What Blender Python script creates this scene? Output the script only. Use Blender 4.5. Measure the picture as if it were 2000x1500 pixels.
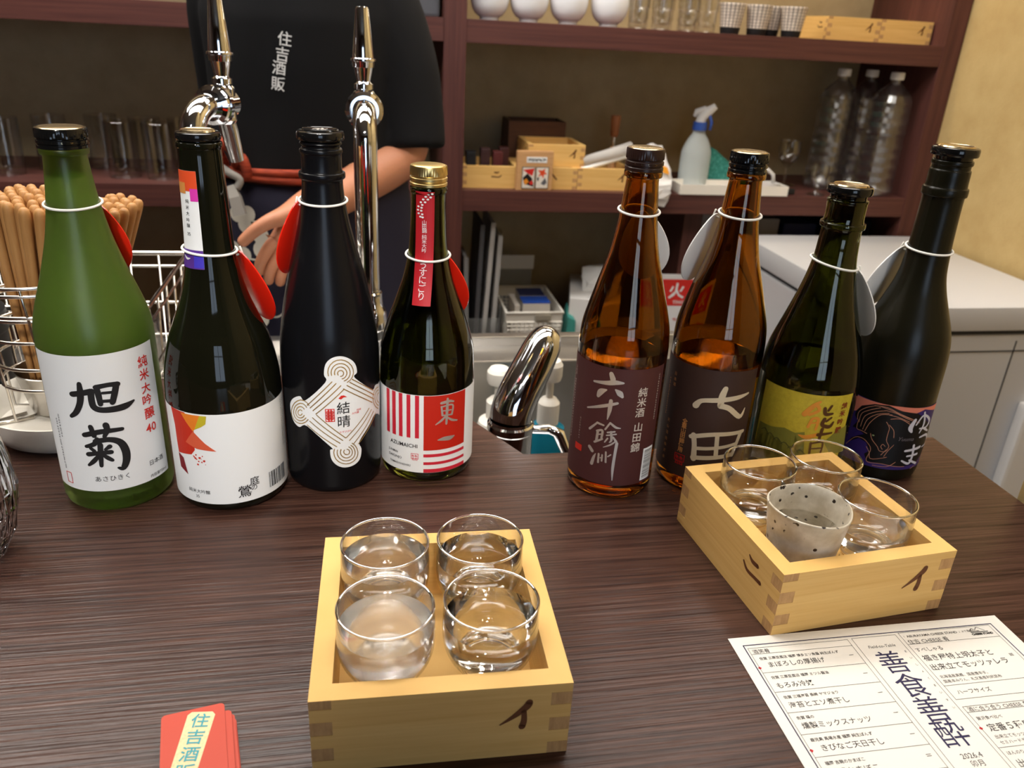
import bpy, bmesh, math, random
from mathutils import Vector, Matrix
random.seed(7)
for o in list(bpy.data.objects): bpy.data.objects.remove(o)
SC = bpy.context.scene
COL = SC.collection
PI = math.pi

# ---------------------------------------------------------------- camera
cam_d = bpy.data.cameras.new('camera')
cam = bpy.data.objects.new('camera', cam_d); COL.objects.link(cam)
_r, _u, _f = Vector((.98346, -.17356, .05175)), Vector((.02482, .4122, .91076)), Vector((.1794, .89441, -.40969))
_m = Matrix((_r, _u, -_f)).transposed().to_4x4(); _m.translation = Vector((0, 0, .378))
cam.matrix_world = _m
cam_d.sensor_fit = 'HORIZONTAL'; cam_d.sensor_width = 36.0
cam_d.lens = 1557.76 / 2000 * 36
cam_d.clip_start = .02; cam_d.clip_end = 50
cam_d.dof.use_dof = True; cam_d.dof.focus_distance = .58; cam_d.dof.aperture_fstop = 11
SC.camera = cam

# ---------------------------------------------------------------- world, exposure
w = bpy.data.worlds.new('room_ambient'); SC.world = w; w.use_nodes = True
w.node_tree.nodes['Background'].inputs[0].default_value = (1, .9, .78, 1)
w.node_tree.nodes['Background'].inputs[1].default_value = .02
VS = SC.view_settings
SC.display_settings.display_device = 'sRGB'
VS.view_transform = 'Standard'; VS.look = 'None'; VS.gamma = 1; VS.use_curve_mapping = False
VS.exposure = 0.55
SC.cycles.max_bounces = 12; SC.cycles.transmission_bounces = 12; SC.cycles.glossy_bounces = 4; SC.cycles.diffuse_bounces = 3
SC.cycles.use_adaptive_sampling = True; SC.cycles.adaptive_threshold = .035
SC.cycles.transparent_max_bounces = 8
SC.cycles.use_denoising = True
SC.cycles.sample_clamp_indirect = 0; SC.cycles.sample_clamp_direct = 0; SC.cycles.blur_glossy = .5

# lights of the room and added spots: brightness (emission strength) of every fitting, read by the fittings below
PANEL_FRONT, PANEL_WORK, STRIP_SHELF, SPOT_W, WINDOW_E = 4.8, 9.5, 15.0, 44.0, 2.6
WARM = (1, .95, .885); WARMER = (1, .83, .58); DAY = (.62, .78, 1)

# ---------------------------------------------------------------- materials
MATS = {}
def _set(b, k, v):
    if k in b.inputs: b.inputs[k].default_value = v
def c4(c): return (c[0], c[1], c[2], 1)
def srgb(r, g, b):
    f = lambda v: (v/255/12.92) if v/255 <= .04045 else ((v/255+.055)/1.055)**2.4
    return (f(r), f(g), f(b))
def mat(name, col, rough=.5, metal=0, trans=0, ior=1.45, spec=.5, coat=0, emit=None, estr=0, sub=0, bump=None, mix=None, aniso=0, alpha=1):
    """bump=(noise scale xyz, strength), mix=(colour2, noise scale xyz, lo, hi)"""
    if name in MATS: return MATS[name]
    m = bpy.data.materials.new(name); m.use_nodes = True
    nt = m.node_tree; b = nt.nodes['Principled BSDF']
    _set(b, 'Base Color', c4(col)); _set(b, 'Roughness', rough); _set(b, 'Metallic', metal)
    _set(b, 'Transmission Weight', trans); _set(b, 'IOR', ior); _set(b, 'Specular IOR Level', spec)
    _set(b, 'Coat Weight', coat); _set(b, 'Coat Roughness', .08); _set(b, 'Alpha', alpha)
    if sub:
        _set(b, 'Subsurface Weight', sub); _set(b, 'Subsurface Radius', (.02, .008, .004)); _set(b, 'Subsurface Scale', .4)
    if emit: _set(b, 'Emission Color', c4(emit)); _set(b, 'Emission Strength', estr)
    tc = None
    def coords(sc):
        nonlocal tc
        if tc is None: tc = nt.nodes.new('ShaderNodeTexCoord')
        mp = nt.nodes.new('ShaderNodeMapping'); mp.inputs['Scale'].default_value = sc
        nt.links.new(tc.outputs['Object'], mp.inputs[0]); return mp
    if mix:
        c2, sc, lo, hi = mix
        mp = coords(sc); n = nt.nodes.new('ShaderNodeTexNoise'); n.inputs['Scale'].default_value = 1; n.inputs['Detail'].default_value = 5
        n.inputs['Roughness'].default_value = .62
        nt.links.new(mp.outputs[0], n.inputs[0])
        r = nt.nodes.new('ShaderNodeValToRGB'); r.color_ramp.elements[0].position = lo; r.color_ramp.elements[1].position = hi
        r.color_ramp.elements[0].color = c4(col); r.color_ramp.elements[1].color = c4(c2)
        nt.links.new(n.outputs[0], r.inputs[0]); nt.links.new(r.outputs[0], b.inputs['Base Color'])
    if bump:
        sc, st = bump
        mp = coords(sc); n = nt.nodes.new('ShaderNodeTexNoise'); n.inputs['Scale'].default_value = 1; n.inputs['Detail'].default_value = 4
        nt.links.new(mp.outputs[0], n.inputs[0])
        bp = nt.nodes.new('ShaderNodeBump'); bp.inputs['Strength'].default_value = st; bp.inputs['Distance'].default_value = .002
        nt.links.new(n.outputs[0], bp.inputs['Height']); nt.links.new(bp.outputs[0], b.inputs['Normal'])
    MATS[name] = m; return m

M_counter = mat('counter_veneer', srgb(44, 26, 21), .28, spec=.36, mix=(srgb(92, 63, 52), (7, 330, 40), .36, .74), bump=((9, 420, 40), .25))
M_shelf = mat('shelf_wood', srgb(76, 44, 40), .45, spec=.35, mix=(srgb(102, 62, 54), (3, 60, 140), .35, .75))
M_shelfv = mat('shelf_post_wood', srgb(76, 44, 40), .45, spec=.35, mix=(srgb(102, 62, 54), (90, 90, 3), .35, .75))
M_plaster = mat('earthen_plaster', srgb(188, 160, 108), .95, spec=.1, mix=(srgb(203, 177, 124), (14, 14, 14), .3, .75), bump=((220, 220, 220), .5))
M_backwall = mat('back_wall_plaster', srgb(176, 158, 124), .95, spec=.1, mix=(srgb(190, 172, 138), (14, 14, 14), .3, .75), bump=((200, 200, 200), .4))
M_ceil = mat('ceiling_paint', srgb(150, 138, 122), .9)
M_panel = mat('dark_wall_panelling', srgb(70, 52, 42), .6)
M_floor = mat('floor_tile', srgb(92, 84, 76), .6)
M_steel = mat('brushed_steel', (.62, .60, .57), .32, metal=1, bump=((6, 300, 6), .12))
M_basin = mat('basin_steel', (.40, .385, .36), .38, metal=1, bump=((6, 300, 6), .12))
M_chrome = mat('chrome', (.78, .80, .84), .05, metal=1)
M_wire = mat('steel_wire', (.72, .68, .62), .2, metal=1)
M_white = mat('white_enamel', srgb(232, 230, 228), .35)
M_whiteplastic = mat('white_plastic', srgb(235, 230, 220), .4)
M_freezer = mat('freezer_enamel', srgb(206, 206, 208), .3)
M_gap = mat('dark_gasket', (.03, .03, .032), .6)
M_black = mat('black_matte', (.012, .012, .013), .5)
M_blackgloss = mat('black_gloss', (.006, .006, .006), .12)
M_paper = mat('label_paper', srgb(238, 239, 238), .7, bump=((1500, 1500, 1500), .05))
M_ink = mat('black_ink', (.012, .011, .011), .6)
M_inkgrey = mat('grey_ink', (.05, .047, .047), .7)
M_red = mat('red_ink', srgb(214, 44, 34), .6)
M_gold = mat('gold_foil', (.60, .40, .13), .4, metal=.8)
M_silver = mat('silver_foil', (.78, .74, .68), .42, metal=.75)
M_masu = mat('cypress_wood', srgb(230, 188, 116), .55, spec=.3, mix=(srgb(216, 168, 94), (6, 6, 260), .35, .75))
M_masuend = mat('cypress_end_grain', srgb(204, 160, 108), .65, spec=.2, mix=(srgb(172, 130, 84), (260, 260, 60), .35, .7))
M_burn = mat('branded_mark', srgb(104, 60, 28), .7)
def thin_glass(name, tint, rough=.02, base=.045, power=5):
    """thin clear sheet: see-through, mirror-like towards grazing angles"""
    m = bpy.data.materials.new(name); m.use_nodes = True; nt = m.node_tree; N = nt.nodes.new
    nt.nodes.remove(nt.nodes['Principled BSDF']); out = nt.nodes['Material Output']
    lw = N('ShaderNodeLayerWeight'); pw = N('ShaderNodeMath'); pw.operation = 'POWER'; pw.inputs[1].default_value = power
    lw.inputs[0].default_value = .5
    ma = N('ShaderNodeMath'); ma.operation = 'MULTIPLY_ADD'; ma.inputs[1].default_value = 1-base; ma.inputs[2].default_value = base
    tr = N('ShaderNodeBsdfTransparent'); tr.inputs[0].default_value = c4(tint); gl = N('ShaderNodeBsdfGlossy'); gl.inputs['Roughness'].default_value = rough
    mx = N('ShaderNodeMixShader'); nt.links.new(lw.outputs['Facing'], pw.inputs[0]); nt.links.new(pw.outputs[0], ma.inputs[0]); nt.links.new(ma.outputs[0], mx.inputs[0])
    nt.links.new(tr.outputs[0], mx.inputs[1]); nt.links.new(gl.outputs[0], mx.inputs[2]); nt.links.new(mx.outputs[0], out.inputs[0]); return m
M_thin = thin_glass('thin_clear_glass', (.975, .975, .97), .05, .09, 3.6); M_cupglass = thin_glass('cup_glass', (.985, .985, .985), .02, .06, 3.2); M_petfilm = thin_glass('thin_clear_pet', (.88, .885, .89), .22, .17, 3.5)
M_glass = mat('clear_glass', (1, 1, 1), 0.0, trans=1, ior=1.45)
M_sake = mat('clear_sake', (1, .995, .97), 0.0, trans=1, ior=1.26)

# ---------------------------------------------------------------- mesh helpers
def mesh(name, V, F, m, parent=None, smooth=False, mats=None, mi=None):
    me = bpy.data.meshes.new(name); me.from_pydata([tuple(v) for v in V], [], F)
    for x in ([m] if not mats else mats): me.materials.append(x)
    if mi: me.polygons.foreach_set('material_index', mi)
    if smooth: me.polygons.foreach_set('use_smooth', [True]*len(me.polygons))
    me.update()
    o = bpy.data.objects.new(name, me); COL.objects.link(o)
    if parent: o.parent = parent
    return o
def sharp(o, ang=35):
    me = o.data
    me.polygons.foreach_set('use_smooth', [True]*len(me.polygons))
    me.set_sharp_from_angle(angle=math.radians(ang)); return o
def tag(o, label, cat, group=None):
    o['label'] = label; o['category'] = cat
    if group: o['group'] = group
    return o
def thing(name, label, cat, loc=(0, 0, 0), rz=0, group=None):
    o = bpy.data.objects.new(name, None); COL.objects.link(o); o.empty_display_size = .02
    o.location = loc; o.rotation_euler = (0, 0, rz); return tag(o, label, cat, group)
def struct(o):
    o['kind'] = 'structure'; return o
class MB:
    def __init__(s): s.V = []; s.F = []; s.mi = []
    def add(s, V, F, k=0):
        n = len(s.V); s.V += [tuple(v) for v in V]; s.F += [tuple(i+n for i in f) for f in F]; s.mi += [k]*len(F); return s
    def box(s, x0, x1, y0, y1, z0, z1, k=0):
        V = [(x, y, z) for z in (z0, z1) for y in (y0, y1) for x in (x0, x1)]
        return s.add(V, [(0, 2, 3, 1), (4, 5, 7, 6), (0, 1, 5, 4), (2, 6, 7, 3), (0, 4, 6, 2), (1, 3, 7, 5)], k)
    def tube(s, P, r, n=10, k=0, closed=False):
        V, F = tube_g(P, r, n, closed); return s.add(V, F, k)
    def lathe(s, pr, n=48, k=0, M=None):
        V, F = lathe_g(pr, n)
        if M is not None: V = [M @ Vector(v) for v in V]
        return s.add(V, F, k)
    def build(s, name, mats, parent=None, smooth=None, bevel=0):
        if not isinstance(mats, (list, tuple)): mats = [mats]
        o = mesh(name, s.V, s.F, None, parent, mats=mats, mi=s.mi)
        if bevel:
            bm = bmesh.new(); bm.from_mesh(o.data)
            ed = [e for e in bm.edges if len(e.link_faces) == 2 and e.calc_face_angle(0) > .5]
            bmesh.ops.bevel(bm, geom=ed, offset=bevel, segments=2, affect='EDGES', profile=.7)
            bm.to_mesh(o.data); bm.free()
        if smooth: sharp(o, smooth)
        return o
def lathe_g(pr, n=48):
    V = []; F = []; rings = []
    for r, z in pr:
        if r < 1e-7: rings.append([len(V)]); V.append((0, 0, z))
        else:
            rings.append(list(range(len(V), len(V)+n)))
            V += [(r*math.cos(2*PI*i/n), r*math.sin(2*PI*i/n), z) for i in range(n)]
    for a, b in zip(rings, rings[1:]):
        if len(a) == 1 and len(b) == 1: continue
        for i in range(n):
            j = (i+1) % n
            if len(a) == 1: F.append((a[0], b[j], b[i]))
            elif len(b) == 1: F.append((a[i], a[j], b[0]))
            else: F.append((a[i], a[j], b[j], b[i]))
    return V, F
def tube_g(P, r, n=10, closed=False):
    P = [Vector(p) for p in P]; m = len(P)
    rs = r if isinstance(r, (list, tuple)) else [r]*m
    V = []; F = []; up = None
    for i, p in enumerate(P):
        if closed: t = P[(i+1) % m]-P[i-1]
        else: t = P[min(i+1, m-1)]-P[max(i-1, 0)]
        t.normalize()
        if up is None:
            a = Vector((0, 0, 1)) if abs(t.z) < .9 else Vector((1, 0, 0))
            up = (a-t*a.dot(t)).normalized()
        else: up = (up-t*up.dot(t)).normalized()
        s = t.cross(up)
        V += [p+(up*math.cos(2*PI*k/n)+s*math.sin(2*PI*k/n))*rs[i] for k in range(n)]
    for i in range(m if closed else m-1):
        a = i*n; b = ((i+1) % m)*n
        for k in range(n): F.append((a+k, b+k, b+(k+1) % n, a+(k+1) % n))
    if not closed:
        F.append(tuple(range(n))); F.append(tuple(range((m-1)*n+n-1, (m-1)*n-1, -1)))
        # winding of caps does not matter for these solids
    return V, F
def arc(c, r, a0, a1, n, plane='xy'):
    o = []
    for i in range(n+1):
        a = math.radians(a0+(a1-a0)*i/n); x, y = r*math.cos(a), r*math.sin(a)
        o.append({'xy': (c[0]+x, c[1]+y, c[2]), 'xz': (c[0]+x, c[1], c[2]+y), 'yz': (c[0], c[1]+x, c[2]+y)}[plane])
    return o
def ring_pts(c, r, n=40, z=None): return [(c[0]+r*math.cos(2*PI*i/n), c[1]+r*math.sin(2*PI*i/n), c[2]) for i in range(n)]
def crspl(P, k=5):
    """Catmull-Rom through points of any dimension"""
    out = []; n = len(P)
    for i in range(n-1):
        a, b, c, d = P[max(i-1, 0)], P[i], P[i+1], P[min(i+2, n-1)]
        for j in range(k):
            t = j/k
            out.append(tuple(.5*((2*q)+(-p+r)*t+(2*p-5*q+4*r-s)*t*t+(-p+3*q-3*r+s)*t**3) for p, q, r, s in zip(a, b, c, d)))
    out.append(tuple(P[-1])); return out
def lathe(name, pr, m, parent=None, n=56, ang=40):
    V, F = lathe_g(pr, n); return sharp(mesh(name, V, F, m, parent), ang)
def fix_normals(o):
    bm = bmesh.new(); bm.from_mesh(o.data); bmesh.ops.recalc_face_normals(bm, faces=bm.faces); bm.to_mesh(o.data); bm.free(); return o
def prism(pts, z0, z1):
    n = len(pts); V = [(x, y, z0) for x, y in pts]+[(x, y, z1) for x, y in pts]
    F = [tuple(reversed(range(n))), tuple(range(n, 2*n))]+[(i, (i+1) % n, n+(i+1) % n, n+i) for i in range(n)]
    return V, F
def clone(o, parent=None, **kw):
    c = o.copy(); COL.objects.link(c); c.parent = parent
    for ch in o.children: clone(ch, c)
    return c

# ---------------------------------------------------------------- flat print: text, brush strokes, polygons (2-D triangles)
_tc = {}
def text2d(s, size, bold=0, centre=True):
    key = (s, bold)
    if key not in _tc:
        c = bpy.data.curves.new('type', 'FONT'); c.body = s; c.size = 1; c.resolution_u = 2; c.offset = bold
        c.align_x = 'CENTER'; c.align_y = 'CENTER'
        o = bpy.data.objects.new('type', c); me = o.to_mesh()
        V = [(v.co.x, v.co.y) for v in me.vertices]; F = [tuple(p.vertices) for p in me.polygons]
        o.to_mesh_clear(); bpy.data.objects.remove(o); bpy.data.curves.remove(c)
        x = [v[0] for v in V]; y = [v[1] for v in V]
        cx, cy = (min(x)+max(x))/2, (min(y)+max(y))/2
        _tc[key] = ([(a-cx, b-cy) for a, b in V], F, max(x)-min(x), max(y)-min(y))
    V, F, wd, ht = _tc[key]
    return [(a*size, b*size) for a, b in V], F, wd*size, ht*size
class Print:
    """collects flat triangles (u, v in metres)"""
    def __init__(s): s.V = []; s.F = []
    def add(s, V, F):
        n = len(s.V); s.V += V; s.F += [tuple(i+n for i in f) for f in F]
    def text(s, t, u, v, size, bold=0, rot=0, width=None, sx=1, shear=0, left=False):
        V, F, wd, ht = text2d(t, size, bold)
        k = width/wd if width else 1
        if left: u += wd*k*sx/2
        ca, sa = math.cos(rot), math.sin(rot)
        W = []
        for a, b in V:
            a = (a*k*sx)+shear*b*k; b = b*k
            W.append((u+a*ca-b*sa, v+a*sa+b*ca))
        s.add(W, F)
    def column(s, t, u, v, size, pitch, bold=0):
        for i, ch in enumerate(t): s.text(ch, u, v-i*pitch, size, bold)
    def stroke(s, P, k=5, scale=1):
        """P: (u, v, width)"""
        Q = crspl(P, k) if len(P) > 2 else crspl(P, 4)
        L = []
        for i, (x, y, wd) in enumerate(Q):
            x0, y0 = Q[max(i-1, 0)][:2]; x1, y1 = Q[min(i+1, len(Q)-1)][:2]
            dx, dy = x1-x0, y1-y0; l = math.hypot(dx, dy) or 1e-9
            L.append((x, y, -dy/l, dx/l, max(wd, 1e-5)/2))
        V = [(x+nx*h, y+ny*h) for x, y, nx, ny, h in L]+[(x-nx*h, y-ny*h) for x, y, nx, ny, h in L]
        n = len(L); s.add(V, [(i, i+1, n+i+1, n+i) for i in range(n-1)])
        for x, y, nx, ny, h in (L[0], L[-1]): s.disc(x, y, h*.96, 10)
    def microcol(s, u, v, n, size, pitch, seed=5):
        """a column of type too small to read: little crossing ticks"""
        rnd = random.Random(seed+n); h = size*.42; t = size*.11
        for i in range(n):
            y = v-i*pitch
            for k in range(3):
                a = y+h*rnd.uniform(-1, 1); b = u+h*rnd.uniform(-.7, .7)
                s.rect(u-h*rnd.uniform(.5, 1), a-t/2, u+h*rnd.uniform(.5, 1), a+t/2)
                if k < 2: s.rect(b-t/2, y-h*rnd.uniform(.4, 1), b+t/2, y+h*rnd.uniform(.4, 1))
    def disc(s, x, y, r, n=14, ry=None):
        s.add([(x+r*math.cos(2*PI*i/n), y+(ry or r)*math.sin(2*PI*i/n)) for i in range(n)], [tuple(range(n))])
    def rect(s, x0, y0, x1, y1): s.add([(x0, y0), (x1, y0), (x1, y1), (x0, y1)], [(0, 1, 2, 3)])
    def frame(s, x0, y0, x1, y1, t):
        s.rect(x0, y0, x1, y0+t); s.rect(x0, y1-t, x1, y1); s.rect(x0, y0, x0+t, y1); s.rect(x1-t, y0, x1, y1)
    def line(s, x0, y0, x1, y1, t):
        dx, dy = x1-x0, y1-y0; l = math.hypot(dx, dy); nx, ny = -dy/l*t/2, dx/l*t/2
        s.add([(x0+nx, y0+ny), (x1+nx, y1+ny), (x1-nx, y1-ny), (x0-nx, y0-ny)], [(0, 1, 2, 3)])
    def poly(s, P): s.add(list(P), [tuple(range(len(P)))])
    def bars(s, x0, y0, x1, y1, seed=1):
        rnd = random.Random(seed); x = x0
        while x < x1:
            t = rnd.choice((.0004, .0004, .0008, .0011)); s.rect(x, y0, min(x+t, x1), y1); x += t+rnd.choice((.0004, .0006, .0010))
    def build(s, name, m, fn, parent, cut=None):
        """fn maps (u, v) to 3-D; cut = step in u for curved carriers"""
        bm = bmesh.new(); vs = [bm.verts.new((a, b, 0)) for a, b in s.V]
        for f in s.F:
            try: bm.faces.new([vs[i] for i in f])
            except ValueError: pass
        if cut:
            bmesh.ops.triangulate(bm, faces=bm.faces)
            lo = min(v[0] for v in s.V); hi = max(v[0] for v in s.V); x = math.ceil(lo/cut)*cut
            while x < hi:
                bmesh.ops.bisect_plane(bm, geom=bm.verts[:]+bm.edges[:]+bm.faces[:], plane_co=(x, 0, 0), plane_no=(1, 0, 0)); x += cut
        for v in bm.verts: v.co = fn(v.co.x, v.co.y)
        bm.normal_update()
        me = bpy.data.meshes.new(name); bm.to_mesh(me); bm.free(); me.materials.append(m)
        o = bpy.data.objects.new(name, me); COL.objects.link(o); o.parent = parent; return o
L1 = {'lt':(-131.4,139.5),'rt':(-12.9,136.1),'mid':(-88.1,135.4),'lb':(-129.0,26.6),'rb':(-13.5,20.9),'mb':(-81.1,20.0)}
S1 = [[(-103.7,106.3,4.6),(-93.9,107.5,4.6),(-84.8,108.6,5.2)],[(-94.9,115.1,3.6),(-95.5,106.6,5.0),(-97.9,98.5,4.7),(-103.0,91.3,4.4),(-109.1,87.4,3.1)],[(-85.4,108.7,4.7),(-86.1,100.7,4.7),(-84.9,95.4,4.7),(-79.1,92.6,4.7),(-67.8,91.8,5.1),(-55.8,92.4,5.3),(-46.9,95.0,1.9)],[(-79.8,111.7,4.1),(-79.0,104.8,4.4),(-78.6,97.3,3.7)],[(-80.4,111.8,4.1),(-69.0,112.6,3.7),(-60.1,111.9,4.4)],[(-61.5,111.6,4.7),(-64.0,105.1,4.7),(-67.4,97.6,4.4)],[(-75.2,106.5,2.3),(-66.4,106.1,2.3)],[(-77.1,99.8,2.7),(-68.3,99.2,2.7)],[(-99.0,71.7,4.2),(-82.7,74.1,4.4),(-62.6,73.8,3.2)],[(-91.7,78.9,3.7),(-89.8,70.9,4.0)],[(-77.2,79.5,4.8),(-76.8,74.7,4.2),(-80.3,69.7,3.0)],[(-87.5,67.8,3.7),(-91.2,63.7,4.0),(-99.2,61.6,3.0)],[(-89.4,66.1,4.3),(-76.4,66.6,4.5),(-66.7,62.8,5.4),(-62.8,54.7,6.0),(-63.4,46.1,5.7),(-67.6,39.7,4.4),(-72.1,40.6,2.0)],[(-98.6,54.6,4.1),(-87.6,55.6,3.6),(-76.5,55.5,3.9)],[(-85.5,62.8,4.1),(-86.7,54.4,3.9),(-87.9,44.0,3.0)],[(-95.3,60.1,2.8),(-92.2,57.6,3.0)],[(-76.9,60.5,3.9),(-81.6,58.3,2.1)],[(-89.5,52.7,3.0),(-94.4,48.5,3.7),(-100.0,44.9,2.4)],[(-84.0,53.6,2.6),(-80.6,50.8,3.7),(-76.6,48.2,3.0)]]
T1r = [('純',-29.8,124.0,9.38),('米',-30.0,113.0,9.02),('大',-30.4,101.3,8.65),('吟',-31.1,91.2,9.14),('醸',-30.2,79.5,9.65),('40',-31.2,66.5,9.72)]
T1k = [('日本酒',-30.2,36.0,4.74),('内容量720ml',-29.4,24.3,2.95),('あさひきく',-79.6,32.0,5.01)]
L2 = {'lt':(-142.9,90.9),'rt':(-13.0,91.7),'mid':(-95.0,89.3),'lb':(-144.5,11.2),'rb':(-13.7,8.3),'mb':(-96.4,9.4)}
A2 = [[(-143.0,90.7),(-122.6,90.0),(-114.3,74.7),(-115.7,57.8),(-120.4,53.1),(-132.4,51.6),(-139.1,50.9),(-139.8,61.2),(-139.8,75.4)],[(-127.8,89.2),(-105.4,89.3),(-112.0,77.6),(-115.2,74.6),(-122.3,82.2)],[(-106.4,89.2),(-99.5,89.2),(-101.1,82.3),(-106.0,79.4),(-113.3,76.4)],[(-115.1,74.8),(-103.7,65.0),(-93.4,58.2),(-113.5,59.5),(-125.8,63.6)],[(-139.1,51.2),(-131.7,47.8),(-130.3,41.6),(-127.8,33.3),(-138.2,37.9)]]
T2 = [('庭',-59.7,26.5,7.76),('の',-60.8,20.5,5.66),('鶯',-70.5,19.1,10.8),('純米大吟醸',-116.8,19.8,3.73),('35',-118.8,14.9,3.51)]
BC2 = [(-42.9,13.4),(-12.5,20.6)]
N2 = [(-141.0,271.0),(-91.4,270.3),(-99.4,198.9),(-158.2,198.6),(-134.6,247.7),(-92.3,248.9),(-146.8,219.3),(-97.6,219.2)]
TN2 = [('純',-125.2,248.9,3.13),('米',-125.7,244.4,3.14),('大',-126.1,239.9,3.15),('吟',-126.6,235.2,3.16),('醸',-126.9,231.0,3.17),('35',-127.7,224.9,3.18)]
O3 = [(-76.4,128.1),(-66.4,125.2),(-59.1,119.3),(-57.2,111.6),(-60.2,107.1),(-34.0,90.5),(-26.9,92.2),(-17.1,90.8),(-9.5,88.6),(-13.0,61.4),(-20.3,63.0),(-30.1,65.3),(-40.3,59.3),(-56.8,47.3),(-54.3,39.4),(-56.6,30.6),(-64.1,26.2),(-75.9,25.4),(-85.3,28.6),(-91.2,34.9),(-92.3,43.5),(-90.6,46.1),(-117.7,64.4),(-129.4,61.6),(-138.0,64.7),(-142.4,71.3),(-143.0,80.0),(-136.4,86.7),(-125.4,90.9),(-118.3,88.3),(-94.0,106.1),(-95.1,112.7),(-93.1,121.7),(-86.2,126.9)]
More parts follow.
